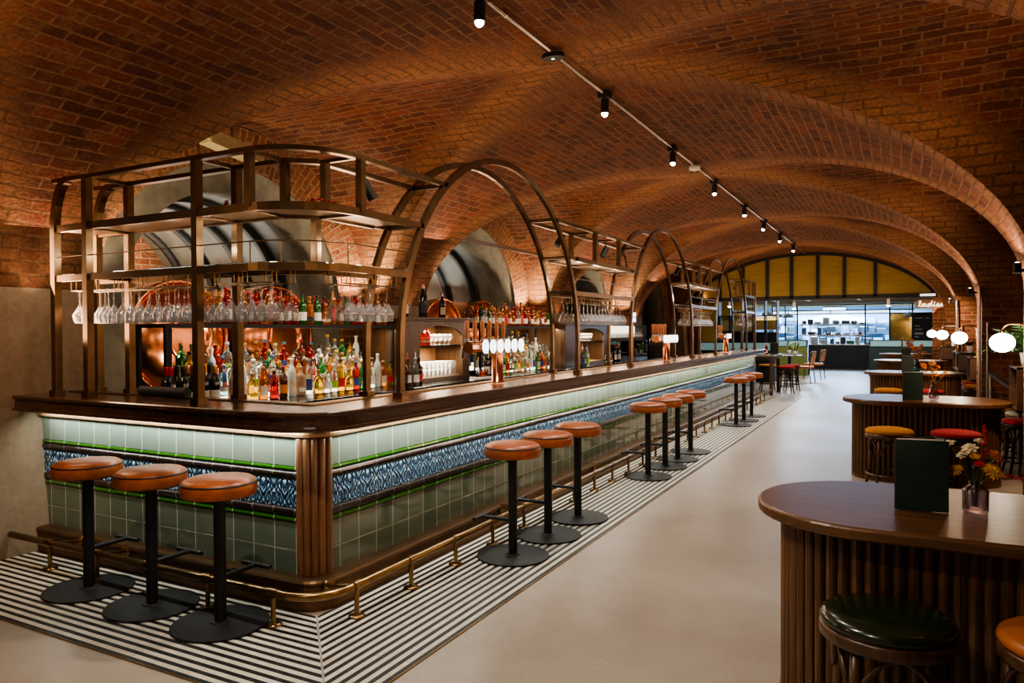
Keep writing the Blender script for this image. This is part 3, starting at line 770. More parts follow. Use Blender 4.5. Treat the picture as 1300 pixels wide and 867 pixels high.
def vase_of_flowers(label, loc):
    t_ = thing('flower_vase', label, 'vase', loc)
    vase_mesh(.041, .112, .019).build('glass_vase', M_vase, t_)
    st_ = MB(); z0 = .02; lf = MB()
    heads = [(-.066, -.01, .150, M_gold, .036, 'marigold', (.5, -.5)), (.052, -.02, .158, M_gold, .042, 'marigold', (.75, .35)), (-.004, -.012, .212, M_gold, .022, 'marigold', (.7, 0)),
             (-.085, .01, .245, M_cream, .030, 'cream_flower', (.2, -.5)), (-.02, .0, .235, M_cream, .034, 'cream_flower', (.5, -.2)), (.012, .01, .262, M_cream, .024, 'cream_flower', (.2, .2)), (-.045, -.01, .21, M_cream, .022, 'cream_flower', (.6, -.2)),
             (.062, .01, .212, M_rust, .036, 'rust_flower', (.5, .5)), (.01, -.02, .183, M_crim, .020, 'crimson_flower', (.7, 0)), (.025, .0, .20, M_crim, .018, 'crimson_flower', (.5, .3))]
    for x, y, z, mt, r, nm, tl in heads:
        st_.tube([(x * .12, y * .1, z0), (x * .15, y * .2, .11), (x * .7, y * .8, z - .03), (x, y, z)], .0014, 5)
        m = MB(); bloom(m, (x, y, z), r, 16 if mt is M_gold else (7 if mt is M_cream else 9), 4 if mt is M_gold else 3, tl, .55); m.build(nm, mt, t_)
    for pts, nm in (([(.0, 0, .1), (.022, .005, .2), (.03, .0, .27), (.028, 0, .325)], 'crimson_spike'), ([(.0, 0, .1), (.06, .0, .135), (.12, -.01, .142), (.18, -.02, .135)], 'crimson_spike')):
        m = MB(); st_.tube(pts, .0013, 5)
        for i in range(44):
            q = .25 + .75 * i / 44 * 1.0; k = min(2, int(q * 3)); f = q * 3 - k; p = Vector(pts[k]).lerp(Vector(pts[k + 1]), f)
            w = .010 * (1.25 - q); m.ball(p + Vector((rnd.uniform(-w, w), rnd.uniform(-w, w), rnd.uniform(-w, w))), .0042, 5, 3)
        m.build(nm, M_crim, t_)
    for i in range(16):
        a = rnd.uniform(0, 2 * pi); rr = rnd.uniform(.03, .075); z = rnd.uniform(.13, .22); c = Vector((cos(a) * rr, sin(a) * rr * .5, z)); d = Vector((cos(a), sin(a) * .5, rnd.uniform(-.1, .6))).normalized() * .03; s = Vector((-d.y, d.x, .01)).normalized() * .010
        lf.add([c - d * .6, c + s, c + d, c - s], [(0, 1, 2, 3)])
    st_.build('stems', M_stem, t_); lf.build('leaves', M_leaf, t_)
    return t_
vase_of_flowers('ribbed glass vase of marigolds and red spikes on the nearest oval table', (3.0, .262, .791))
def dried_vase(label, loc, s, glassm, seed):
    r_ = random.Random(seed); t_ = thing('dried_flower_vase', label, 'vase', loc)
    m = MB(); m.lathe([(r * s, z * s) for r, z in [(.03, 0), (.045, .01), (.048, .06), (.036, .10), (.022, .14), (.022, .16), (.026, .175), (.021, .172), (.018, .14), (.032, .1), (.043, .06), (.04, .014), (.001, .012)]], n=22); m.build('glass_vase', glassm, t_)
    st_ = MB()
    for k in range(13):
        a = r_.uniform(0, 2 * pi); sp = r_.uniform(.02, .11) * s; z = r_.uniform(.22, .37) * s
        e = Vector((cos(a) * sp, sin(a) * sp * .7, z)); st_.tube([(0, 0, .03 * s), (e.x * .2, e.y * .2, .16 * s), (e.x * .7, e.y * .7, z * .8), e], .0015 * s, 5)
        f1 = MB(); bloom(f1, e, r_.uniform(.024, .040) * s, 7, 3, (r_.uniform(-.6, .9), r_.uniform(-.7, .7)), .8); f1.build('dried_bloom', M_dry if k % 2 else M_orangep, t_)
    st_.build('stems', M_dry, t_)
    return t_
M_teal = glass('teal glass', (.25, .62, .55), .03)
dried_vase('smoky vase of dried brown flowers on the second oval table', (3.04, 5.22, .791), 1.0, M_vase, 3)
dried_vase('teal vase of dried orange flowers on the third oval table', (2.985, 10.35, .791), 1.15, M_teal, 5)
dried_vase('teal vase of dried flowers on the fourth oval table', (2.90, 15.4, .791), 1.3, M_teal, 8)

# ------------------------------------------------------------------ globe lamps, shelf boxes, plants and conduits by the right piers
M_globe = plain('opal lamp glass', (.9, .88, .84), .3, em=(1, .90, .76), es=9, var=.01)
def globe_lamp(label, gx, gy, gz, px, py, z0):
    """gooseneck lamp: post foot at (px, py, z0), globe hanging at (gx, gy, gz)"""
    t_ = thing('globe_lamp', label, 'lamp', (px, py, z0), 0, 'opal globe lamps along the right wall')
    dx, dy = gx - px, gy - py; zt = gz - z0 + .17
    m = MB(); k = .07
    L = math.hypot(dx, dy); ux, uy = dx / L, dy / L
    pts = [(0, 0, 0), (0, 0, zt - k)] + [(ux * k * (1 - cos(pi / 2 * i / 5)), uy * k * (1 - cos(pi / 2 * i / 5)), zt - k + k * sin(pi / 2 * i / 5)) for i in range(1, 6)]
    pts += [(dx - ux * k * (1 - sin(pi / 2 * i / 5)), dy - uy * k * (1 - sin(pi / 2 * i / 5)), zt - k * (1 - cos(pi / 2 * i / 5))) for i in range(0, 6)] + [(dx, dy, gz - z0 + .09)]
    m.tube(pts, .009, 10); m.lathe([(.035, 0), (.035, .008), (.012, .014)], n=14); m.build('gooseneck', M_brass, t_)
    m = MB(); m.ball((dx, dy, gz - z0), (.102, .102, .088), 24, 14); m.build('globe_shade', M_globe, t_)
    m = MB(); m.lathe([(.024, .078), (.024, .10), (.010, .112)], (dx, dy, gz - z0), 12); m.build('shade_cap', M_brass, t_)
M_boxw = wood('dark walnut shelf box', (.022, .011, .006), (.075, .036, .019), 1, .4, .2)
M_boxi = wood('walnut box inside with painted light', (.11, .055, .028), (.22, .11, .055), 2, .5, 0)  # paler walnut copy with light painted into the colour
def shelf_box(label, x0, x1, y0, y1, z0, z1):
    """open-fronted box on a pier; the open side faces the aisle"""
    t_ = thing('shelf_box', label, 'shelf', ((x0 + x1) / 2, (y0 + y1) / 2, z0), 0, 'dark wooden shelf boxes by the right piers')
    a, b, h, w = (x1 - x0) / 2, (y1 - y0) / 2, z1 - z0, .02
    m = MB(); m.bbox((-a, -b, 0), (a, -b + w, h)); m.bbox((-a, b - w, 0), (a, b, h)); m.bbox((-a, -b, 0), (a, b, w)); m.bbox((-a, -b, h - w), (a, b, h)); m.build('box_panels', M_boxw, t_)
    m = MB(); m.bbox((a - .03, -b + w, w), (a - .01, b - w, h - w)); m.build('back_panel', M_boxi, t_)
M_leafg = plain('house plant leaves', (.035, .10, .03), .5, var=.4, vs=20)
M_pot = plain('white plant pot', (.75, .74, .70), .4)
def plant(label, loc, s, seed, n=26, potr=.07):
    r_ = random.Random(seed); t_ = thing('potted_plant', label, 'plant', loc, 0, 'potted plants on the shelf boxes')
    m = MB(); m.lathe([(.001, .002), (potr * .8, 0), (potr, .12), (potr * .9, .12), (potr * .85, .10), (.001, .10)], n=20); m.build('pot', M_pot, t_)
    lf = MB()
    for k in range(n):
        a = r_.uniform(0, 2 * pi); L = r_.uniform(.22, .42) * s; up = r_.uniform(.3, 1.2); prev = None; pts = []
        for i in range(8):
            q = i / 7; rr = L * q * cos(min(1.4, up * (1 - .55 * q))); z = .11 + L * q * sin(up) - .35 * L * q * q
            pts.append(Vector((cos(a) * rr, sin(a) * rr, z)))
        sd = Vector((-sin(a), cos(a), 0))
        for i in range(1, 8):   # deeply cut frond
            p0, p1 = pts[i - 1], pts[i]; w = .075 * s * sin(pi * min(.97, (i + .6) / 8.5)); d = (p1 - p0)
            for sg in (-1, 1): lf.add([p0, p0 + d * .55 + sd * sg * .010, p1 + d * .7 + sd * sg * w + Vector((0, 0, -.2 * w)), p0 + d * 1.05 + sd * sg * .006], [(0, 1, 2, 3)])
    lf.build('fronds', M_leafg, t_)
globe_lamp('largest lit globe lamp on a brass gooseneck, beside the leafy plant', 3.57, 5.01, 1.345, 3.74, 4.90, 1.131)
shelf_box('dark wooden shelf box at the right edge, below the leafy plant', 3.66, 4.25, 4.82, 5.35, .73, 1.13)
plant('leafy plant in a white pot at the right edge', (3.80, 5.27, 1.131), 1.15, 4, 34)
globe_lamp('second globe lamp from the right, over a dark wooden box', 3.49, 9.14, 1.345, 3.70, 9.2, 1.07)
shelf_box('second dark wooden shelf box along the right piers', 3.62, 4.12, 9.1, 9.75, .74, 1.07)
plant('small bushy plant behind the second globe lamp', (3.78, 11.4, 1.071), .6, 6, 22, .05)
shelf_box('third dark wooden shelf box along the right piers', 3.60, 4.1, 11.2, 12.64, .76, 1.07)
globe_lamp('third globe lamp from the right along the right wall', 3.45, 13.02, 1.36, 3.66, 12.58, 1.07)
shelf_box('farthest dark wooden shelf box along the right piers', 3.58, 4.1, 16.4, 16.98, .76, 1.07)
globe_lamp('smallest and farthest globe lamp along the right wall', 3.40, 16.54, 1.36, 3.62, 16.6, 1.07)
plant('dark bushy plant above the farthest globe lamps', (3.85, 16.7, 1.07), .9, 9, 26, .06)
def conduit(label, x, y, z0, z1, up):
    t_ = thing('conduit_pipe', label, 'pipe', (x, y, z0), 0, 'steel conduits on the right piers')
    m = MB(); m.lathe([(.014, 0), (.014, z1 - z0)], n=10); m.build('pipe', M_steel, t_)
    if up:
        m = MB(); m.cyl((-.03, 0, z1 - z0 - .03), (-.10, 0, z1 - z0 - .03), .012, n=8); m.cyl((-.11, 0, z1 - z0 - .05), (-.11, 0, z1 - z0 + .03), .028, n=12); m.build('uplight_head', M_black, t_)
        m = MB(); m.lathe([(.022, 0), (.001, .004)], (-.11, 0, z1 - z0 + .0305), 12); m.build('uplight_lens', plain('uplight lens', (1, 1, 1), .3, em=(1, .82, .6), es=25), t_)
names = ['nearest', 'second', 'third', 'fourth']
for k in range(1, 4):
    y = BAYS[k] + HB - .12
    conduit('tall steel conduit carrying a small uplight on the %s right pier' % names[k - 1], XR - .03, y + .06, .02, 1.93 + .02 * k, True)
    conduit('short steel conduit on the near corner of the %s right pier' % names[k - 1], XR + .06, y - .3 + .40, .02, 1.55, False)
hr = thing('handrail', 'dark metal handrail between the right pier and the shelf box', 'handrail', (3.72, 7.6, 0))
m = MB(); m.tube([(0, 0, .93), (.12, -1.9, .80)], 0, sq=(.05, .03)); m.build('rail_bar', M_black, hr)
m = MB(); m.cyl((0, 0, 0), (0, 0, .92), .018, n=8); m.cyl((.1, -1.6, 0), (.1, -1.6, .80), .018, n=8); m.build('rail_post', M_steel, hr)

# ------------------------------------------------------------------ ceiling track
TZ = 3.425
trk = thing('lighting_track', 'steel lighting conduit running along the crown of the vault', 'track', (XC, YMIN + 1, TZ))
m = MB(); m.tube([(0, 0, 0), (0, YEND - YMIN - 1.3, 0)], .011, 8); m.build('conduit', M_steel, trk)
for k in range(34):
    m = MB(); m.lathe([(.016, -.013), (.016, .013)], (0, k * .66 + .3, 0), 10, True, Matrix.Rotation(pi / 2, 3, 'X')); m.bbox((-.006, k * .66 + .29, 0), (.006, k * .66 + .31, .05)); m.build('saddle_clip', M_steel, trk)
M_lens = plain('spotlight lens', (1, 1, 1), .2, em=(1, .97, .92), es=60, var=.001)
SPOTS = []
def spot(label, y, tilt, rz, lit=True):
    t_ = thing('track_spotlight', label, 'spotlight', (XC, y, TZ), rz, 'black spotlights on the ceiling track')
    m = MB(); m.bbox((-.045, -.045, -.035), (.045, .045, .02)); m.cyl((0, 0, -.035), (0, 0, -.06), .012, n=8); m.build('mount_box', M_black, t_)
    d = Vector((sin(tilt), 0, -cos(tilt))); a = Vector((0, 0, -.055)); m = MB(); m.cyl(a - d * .01, a + d * .105, .034, n=18); m.build('spot_barrel', M_black, t_)
    if lit:
        m = MB(); b_ = a + d * .108; m.ball(b_, .026, 14, 8); m.build('lit_lens', M_lens, t_)
        SPOTS.append((Vector((XC, y, TZ)) + Matrix.Rotation(rz, 3, 'Z') @ (a + d * .145), Matrix.Rotation(rz, 3, 'Z') @ d))
for i, (y, tl, rz) in enumerate([(-3.3, .1, -1.6), (-1.25, .1, .6), (.76, .06, -1.6), (2.80, .04, -1.7), (4.85, .05, -1.6), (6.85, .05, -1.6), (8.94, .12, -1.2), (10.82, .3, -1.9), (12.77, .15, -1.6), (14.9, .3, -1.6)]):  # first two spots are added out of view to brighten the right foreground
    spot('%s black spotlight along the ceiling track, counted from the near end of the room' % ORD[i], y, tl, rz)
pl = thing('emergency_light', 'black emergency light plate on the ceiling track', 'light', (XC, 1.775, TZ - .01))
m = MB(); m.prism([(.085 * cos(2 * pi * i / 20) * (1.0), .055 * sin(2 * pi * i / 20)) for i in range(20)], -.03, .0); m.build('plate', M_black, pl)
m = MB(); m.lathe([(.012, -.0335), (.001, -.036)], n=10); m.build('green_led', plain('green led', (.2, .8, .4), .3, em=(.3, 1, .6), es=4), pl)
sd_ = thing('smoke_detector', 'white round smoke detector hanging at the ceiling track', 'detector', (XC, 5.8, TZ - .01))
m = MB(); m.lathe([(.05, -.045), (.062, -.04), (.066, -.02), (.066, .0), (.05, .01)], n=24); m.build('detector_body', M_white, sd_)
m = MB(); [m.cyl((x, 0, -.04), (x, 0, -.085), .004, n=6) for x in (-.04, .03)]; m.build('detector_wires', M_black, sd_)

# ------------------------------------------------------------------ back bar
BBX = -1.50
def slabthing(name, label, cat, a, b, matl, bev=.004):
    t_ = thing(name, label, cat, (0, 0, 0)); m = MB(); m.bbox(a, b); m.build('slab', matl, t_, bevel=bev); return t_
bb = thing('back_counter', 'long black polished back counter under the bottle shelves', 'counter')
m = MB(); m.bbox((-2.46, .36, .85), (BBX, 12.55, .91)); m.build('black_worktop', M_blackgl, bb, bevel=.006)
m = MB(); m.bbox((-2.34, .38, .0), (BBX - .05, 12.5, .85)); m.build('counter_carcass', M_black, bb)
M_glow = plain('opal riser with added glow', (.9, .86, .78), .4, em=(1, .84, .62), es=4.5, var=.01)  # glow added to the riser faces to light the bottles
def riser(label, y0, y1):
    t_ = thing('bottle_riser', label, 'shelf', (-2.2, (y0 + y1) / 2, .911)); h = (y1 - y0) / 2
    m = MB(); m.bbox((-.24, -h, 0), (.18, h, .05)); m.bbox((-.24, -h, .05), (.05, h, .11)); m.bbox((-.24, -h, .11), (-.08, h, .17)); m.build('steps', M_black, t_)
    m = MB(); m.quad((.1815, -h, .006), (.1815, h, .006), (.1815, h, .047), (.1815, -h, .047)); m.quad((.0515, -h, .055), (.0515, h, .055), (.0515, h, .107), (.0515, -h, .107)); m.quad((-.0785, -h, .115), (-.0785, h, .115), (-.0785, h, .167), (-.0785, -h, .167))
    m.quad((-.235, -h, .1705), (-.10, -h, .1705), (-.10, h, .1705), (-.235, h, .1705)); m.build('glow_edge', M_glow, t_)
riser('stepped bottle riser with added glow on the back counter, before the copper tanks', .95, 3.22)
riser('stepped bottle riser with added glow on the back counter, behind the near beer taps', 5.12, 7.25)
def hishelf(label, y0, y1, extra):
    t_ = thing('bottle_shelf', label, 'shelf', (-2.10, (y0 + y1) / 2, .911)); h = (y1 - y0) / 2; zt = 1.535 - .911
    m = MB(); m.bbox((-.17, -h, zt - .03), (.17, h, zt)); m.build('shelf_board', M_black, t_)
    for yy in [-h + .015, h - .015] + extra:
        for x in (-.155, .155): m = MB(); m.bbox((x - .015, yy - .015, 0), (x + .015, yy + .015, zt - .03)); m.build('shelf_upright', M_black, t_)
hishelf('black metal bottle shelf in front of the near copper tanks', .56, 3.26, [-1.08])
hishelf('black metal bottle shelf behind the near beer taps', 5.05, 7.32, [])
# ---- bottles
def bprof(kind):
    P = {'spirit': [(0, .0), (.036, 0), (.039, .006), (.039, .165), (.036, .185), (.022, .205), (.0145, .218), (.0135, .262), (.0155, .265), (.0155, .275), (.012, .276)],
         'wine': [(0, .0), (.035, 0), (.0375, .006), (.0375, .185), (.034, .205), (.020, .228), (.0145, .245), (.0138, .292), (.0155, .294), (.0155, .304), (.012, .305)],
         'squat': [(0, .0), (.045, 0), (.049, .008), (.050, .09), (.046, .125), (.034, .15), (.018, .165), (.0155, .175), (.0155, .208), (.019, .210), (.019, .218), (.012, .219)],
         'tall': [(0, .0), (.032, 0), (.034, .006), (.034, .21), (.031, .235), (.018, .26), (.0135, .272), (.0130, .315), (.015, .318), (.015, .328), (.012, .329)],
         'champagne': [(0, .0), (.042, 0), (.046, .008), (.046, .16), (.043, .195), (.032, .235), (.019, .275), (.015, .300), (.0150, .318), (.017, .32), (.017, .328), (.012, .33)],
         'flask': [(0, .0), (.040, 0), (.044, .008), (.041, .10), (.037, .15), (.040, .168), (.030, .188), (.016, .202), (.0145, .24), (.018, .243), (.018, .252), (.012, .253)]}
    return P[kind]
G_amber = glass('amber spirit', (.62, .20, .03), .05, .75); G_red = glass('ruby liqueur', (.48, .03, .02), .05, .7); G_clear = glass('clear bottle glass', (.86, .92, .90), .04, .9)
G_green = glass('green bottle glass', (.06, .36, .10), .05, .8); G_dark = plain('dark bottle glass', (.010, .012, .008), .08, coat=.4); G_gold = glass('golden spirit', (.85, .45, .06), .05, .8)
G_blue = glass('pale blue bottle glass', (.35, .62, .75), .04, .85); G_frost = plain('frosted bottle', (.62, .68, .62), .35); G_brown = plain('brown bottle', (.10, .03, .012), .12, coat=.3); G_clay = plain('stoneware bottle', (.40, .24, .16), .6)
L_cream = plain('cream bottle label', (.72, .64, .48), .6); L_white = plain('white bottle label', (.82, .81, .77), .6); L_black = plain('black bottle label', (.02, .02, .02), .5); L_red = plain('red bottle label', (.55, .03, .03), .55)
L_green = plain('lime bottle label', (.30, .60, .05), .55); L_blue = plain('navy bottle label', (.03, .07, .25), .55); L_yel = plain('yellow bottle label', (.80, .55, .05), .55); L_org = plain('orange bottle label', (.75, .25, .03), .55)
C_black = plain('black bottle cap', (.015, .015, .015), .4); C_red = plain('red bottle capsule', (.45, .02, .03), .4); C_gold = plain('gold bottle foil', (.75, .48, .15), .35, .9); C_wood = plain('cork stopper', (.45, .27, .14), .7)
C_white = plain('white bottle cap', (.8, .8, .78), .4); C_blue = plain('blue bottle cap', (.04, .22, .42), .4); C_pink = plain('pink foil', (.70, .38, .33), .35, .5); C_yel = plain('yellow bottle cap', (.8, .55, .03), .4)
TONE = {id(G_amber): 'amber', id(G_red): 'ruby red', id(G_clear): 'clear', id(G_green): 'green', id(G_dark): 'dark', id(G_gold): 'golden', id(G_blue): 'pale blue', id(G_frost): 'frosted', id(G_brown): 'brown', id(G_clay): 'stoneware'}
LTONE = {id(L_cream): 'cream', id(L_white): 'white', id(L_black): 'black', id(L_red): 'red', id(L_green): 'lime', id(L_blue): 'navy', id(L_yel): 'yellow', id(L_org): 'orange'}
PROTO = {}
def bottle(kind, g, lab, cap, loc, label, group, s=1.0, rz=0, pourer=False):
    key = (kind, id(g), id(lab), id(cap), pourer)
    if key not in PROTO:
        pr = bprof(kind); m = MB(); m.lathe([(max(r, .0005), z) for r, z in pr], n=14); o = m.build('bottle', g)
        H_ = pr[-1][1]; rb = max(r for r, z in pr); zs_ = [z for r, z in pr if r > rb * .93]
        z0, z1 = zs_[0] + .02, zs_[-1] - .015
        if lab:
            zm = z0 + (z1 - z0) * .1; ze = z0 + (z1 - z0) * .72; q = MB()
            def rr_(z):
                for (ra, za), (rb_, zb) in zip(pr, pr[1:]):
                    if za <= z <= zb and zb > za: return ra + (rb_ - ra) * (z - za) / (zb - za) + .0008
                return rb
            q.loft([[(rr_(z) * cos(-1.5 + 3.0 * i / 10), rr_(z) * sin(-1.5 + 3.0 * i / 10), z) for i in range(11)] for z in [zm + (ze - zm) * j / 4 for j in range(5)]], closed=False)
            q.build('bottle_label', lab, o)
        q = MB(); zc0 = pr[-3][1] - (.045 if kind in ('wine', 'champagne') else .006); rn = pr[-1][0]
        rc = pr[-4][0] + .0012
        if pourer: q.lathe([(.013, H_ - .01), (.014, H_ + .012), (.005, H_ + .02), (.0035, H_ + .07), (.001, H_ + .072)], n=8)
        else: q.lathe([(rc, zc0), (rc + .001, zc0 + .003), (max(rc, .017), H_ - .008), (max(rc, .017), H_ + .004), (.001, H_ + .006)], n=12)
        q.build('bottle_cap', cap, o)
        PROTO[key] = o; first = True
    else: first = False
    o = PROTO[key]
    if not first:
        r = o.copy(); col.objects.link(r)
        for ch in o.children: c2 = ch.copy(); col.objects.link(c2); c2.parent = r
        o = r
    o.location = loc; o.rotation_euler = (0, 0, rz); o.scale = (s, s, s)
    return tag(o, label, 'bottle', group)
R5 = random.Random(11)
MIX = [('spirit', G_clear, L_white, C_black), ('spirit', G_amber, L_cream, C_wood), ('tall', G_clear, L_blue, C_blue), ('squat', G_gold, L_yel, C_wood), ('spirit', G_green, L_cream, C_gold), ('flask', G_red, L_red, C_black), ('tall', G_frost, L_cream, C_white),
       ('spirit', G_brown, L_org, C_red), ('squat', G_clear, L_black, C_black), ('flask', G_blue, L_white, C_blue), ('spirit', G_gold, L_red, C_black), ('squat', G_amber, L_white, C_gold), ('spirit', G_clear, L_green, C_white), ('tall', G_clear, L_white, C_yel), ('flask', G_clay, L_cream, C_wood), ('spirit', G_red, L_blue, C_blue), ('squat', G_frost, L_white, C_red), ('spirit', G_clear, L_org, C_gold)]
WHISKY = [('spirit', G_amber, L_cream, C_black), ('spirit', G_amber, L_white, C_wood), ('squat', G_amber, L_cream, C_wood), ('spirit', G_red, L_white, C_black), ('flask', G_amber, L_black, C_gold), ('spirit', G_brown, L_cream, C_red), ('spirit', G_green, L_white, C_black), ('tall', G_amber, L_red, C_black), ('spirit', G_gold, L_cream, C_black), ('spirit', G_red, L_cream, C_red)]
def row(pool, x, y0, y1, n, z, rowname, group, lo=.9, hi=1.08):
    last = -1
    for k in range(n):
        j = R5.randrange(len(pool))
        while j == last: j = R5.randrange(len(pool))
        last = j; kind, g, lab, cap = pool[j]
        y = y0 + (y1 - y0) * k / max(1, n - 1) + R5.uniform(-.008, .008)
        bottle(kind, g, lab, cap, (x + R5.uniform(-.015, .015), y, z), '%s bottle, %s label, %s from left in %s' % (TONE[id(g)], LTONE[id(lab)], ORD[k], rowname), group, R5.uniform(lo, hi), R5.uniform(-.5, .5))
gA, gB = 'spirit bottles on the near back counter', 'spirit bottles on the back counter behind the taps'
row(MIX, -1.93, 1.15, 3.18, 20, .911, 'the front row, near back counter', gA)
row(MIX, -2.085, .98, 3.18, 22, .962, 'the second row, near back counter', gA)
row(MIX, -2.215, .98, 3.18, 22, 1.022, 'the third row, near back counter', gA)
row(MIX, -2.36, 1.0, 3.17, 20, 1.082, 'the back row, near back counter', gA, 1.0, 1.15)
row(WHISKY, -2.03, .98, 3.2, 24, 1.536, 'the front row, near high shelf', 'whisky bottles on the near high shelf', .88, 1.05)
row(WHISKY, -2.17, 1.02, 3.18, 22, 1.536, 'the rear row, near high shelf', 'whisky bottles on the near high shelf', .95, 1.1)
row(MIX, -1.93, 5.2, 7.2, 20, .911, 'the front row behind the taps', gB)
row(MIX, -2.085, 5.16, 7.2, 20, .962, 'the second row behind the taps', gB)
row(MIX, -2.215, 5.16, 7.2, 20, 1.022, 'the third row behind the taps', gB)
row(MIX, -2.36, 5.18, 7.18, 18, 1.082, 'the back row behind the taps', gB, 1.0, 1.15)
row(WHISKY, -2.03, 5.12, 7.25, 23, 1.536, 'the front row, second high shelf', 'whisky bottles on the second high shelf', .88, 1.05)
row(WHISKY, -2.17, 5.14, 7.22, 22, 1.536, 'the rear row, second high shelf', 'whisky bottles on the second high shelf', .95, 1.1)
WN = [('wine', G_dark, L_white, C_red), ('wine', G_dark, L_cream, C_black), ('wine', G_dark, L_white, C_gold)]
row(WN, -1.80, .50, .86, 5, .911, 'front red wine row by the concrete wall', 'red wine bottles on the back counter', 1, 1.04)
row(WN, -1.92, .54, .92, 5, .911, 'rear red wine row by the concrete wall', 'red wine bottles on the back counter', 1, 1.04)
row(WN, -1.72, 4.82, 5.06, 3, .911, 'red wine row beside the first wooden cabinet', 'red wine bottles on the back counter', 1, 1.04)
row(WN, -1.80, 9.6, 9.8, 2, .911, 'red wine pair beside the second wooden cabinet', 'red wine bottles on the back counter', 1, 1.04)
for nm, y0, n in (('before the first wooden cabinet', 3.06, 4), ('before the second wooden cabinet', 7.55, 5)):
    for k in range(n):
        kind, g, lab, cap = MIX[(k * 5 + 2 * n) % len(MIX)]
        bottle('spirit', (G_dark, G_brown, G_clear, G_dark, G_blue)[k], lab, (C_black, C_red, C_white, C_black, C_blue)[k], (-1.66 - .03 * (k % 2), y0 + .1 * k, .911), 'pouring-spout bottle, %s from the left %s' % (ORD[k], nm), 'bottles with pouring spouts', 1, 0, True)
bm = thing('rolled_bar_mat', 'rolled black bar mat lying beside the wine bottles', 'mat', (-.95, .26, 1.06 + .046))
bm.location = (-1.36, .115 + .0, 1.068 + .03)
m = MB(); m.cyl((-.22, 0, 0), (.22, 0, 0), .03, n=18); m.build('mat_roll', plain('black rubber mat', (.012, .012, .012), .75), bm)
for s in (-1, 1): m = MB(); m.tube([(s * .221, (.004 + .0019 * i) * cos(i * .8), (.004 + .0019 * i) * sin(i * .8)) for i in range(13)], .0015, 5); m.build('roll_end', M_black, bm)

# ---- wooden cabinets with arched niches
def cabinet(label, y0, y1, ztop, plain_only=False):
    t_ = thing('arched_cabinet', label, 'cabinet', (-1.86, (y0 + y1) / 2, .911)); h = (y1 - y0) / 2; H_ = ztop - .911; dp = .5
    ow, oz = h * .64, H_ - .09; ob = .04; hr_ = .13
    m = MB(); n = 12; c_y = h * .12
    pts = [(c_y - ow, oz - hr_)] + [(c_y - ow * cos(pi * i / n), oz - hr_ + hr_ * sin(pi * i / n)) for i in range(1, n)] + [(c_y + ow, oz - hr_)]
    for k in range(len(pts) - 1):
        (a, za), (b, zb) = pts[k], pts[k + 1]; m.quad((0, a, za), (0, b, zb), (0, b, H_ - .045), (0, a, H_ - .045)); m.quad((0, a, za), (0, b, zb), (-.03, b, zb), (-.03, a, za))
    m.bbox((-.03, -h, 0), (0, c_y - ow, H_ - .045)); m.bbox((-.03, c_y + ow, 0), (0, h, H_ - .045)); m.bbox((-.03, c_y - ow, 0), (0, c_y + ow, ob))
    m.build('arched_front', M_cab, t_)
    for s_ in (-1, 1): m = MB(); m.bbox((-dp, s_ * h, 0), (-.03, s_ * (h - .02), H_ - .045)); m.build('side_panel', M_cab, t_)
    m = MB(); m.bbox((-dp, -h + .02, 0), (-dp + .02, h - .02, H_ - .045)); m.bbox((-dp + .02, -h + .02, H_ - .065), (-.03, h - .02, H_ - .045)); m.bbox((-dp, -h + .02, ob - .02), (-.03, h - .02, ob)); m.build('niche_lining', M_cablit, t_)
    m = MB(); m.bbox((-dp - .02, -h - .03, H_ - .045), (.035, h + .03, H_ - .022)); m.bbox((-dp - .03, -h - .05, H_ - .022), (.055, h + .05, H_)); m.build('cornice', M_cab, t_, bevel=.004)
    m = MB(); m.bbox((-dp + .02, -h + .02, H_ * .53), (-.035, h - .02, H_ * .53 + .022)); m.build('shelf', M_black, t_)
    return t_, c_y + (y0 + y1) / 2, ow, .911 + ob, .911 + H_ * .53 + .022
_, cy1, ow1, zl1, zu1 = cabinet('oak back bar cabinet with arched niche, left of the near beer taps', 3.30, 4.66, 1.625)
_, cy2, ow2, zl2, zu2 = cabinet('oak back bar cabinet with arched niche, beyond the near bottle shelf pair', 7.55, 9.45, 1.60)
M_snif = M_wine
def sfx(f, *a): return f
def glassware(name, prof, n=14):
    m = MB(); m.lathe(prof, n=n); return m
sn = glassware('brandy_glass', [(.001, 0), (.032, .001), (.032, .004), (.006, .01), (.005, .03), (.02, .045), (.042, .075), (.045, .095), (.036, .125), (.034, .125), (.043, .095), (.040, .076), (.018, .048), (.001, .044)]).build('brandy_glass', M_wine)
k_ = 0
for r_, x in enumerate((-1.98, -2.12)):
    for q in range(5):
        o = sn if k_ == 0 else sn.copy()
        if k_: col.objects.link(o)
        o.location = (x, cy1 - .05 + .095 * q, zu1); tag(o, 'brandy glass, %s from the left in the %s row of the first oak cabinet' % (ORD[q], ('front', 'rear')[r_]), 'glass', 'brandy glasses in the first cabinet'); k_ += 1
for q in range(3): bottle('squat', G_red, L_cream if q else L_black, C_gold, (-1.97, cy1 - .36 + .1 * q, zu1), 'squat cognac bottle, %s from the left in the first oak cabinet' % ORD[q], 'cognac bottles in the cabinet', 1.0)
tmb = glassware('tumbler', [(.001, 0), (.034, 0), (.038, .004), (.041, .085), (.039, .085), (.035, .010), (.001, .009)]).build('tumbler', M_wine); k_ = 0
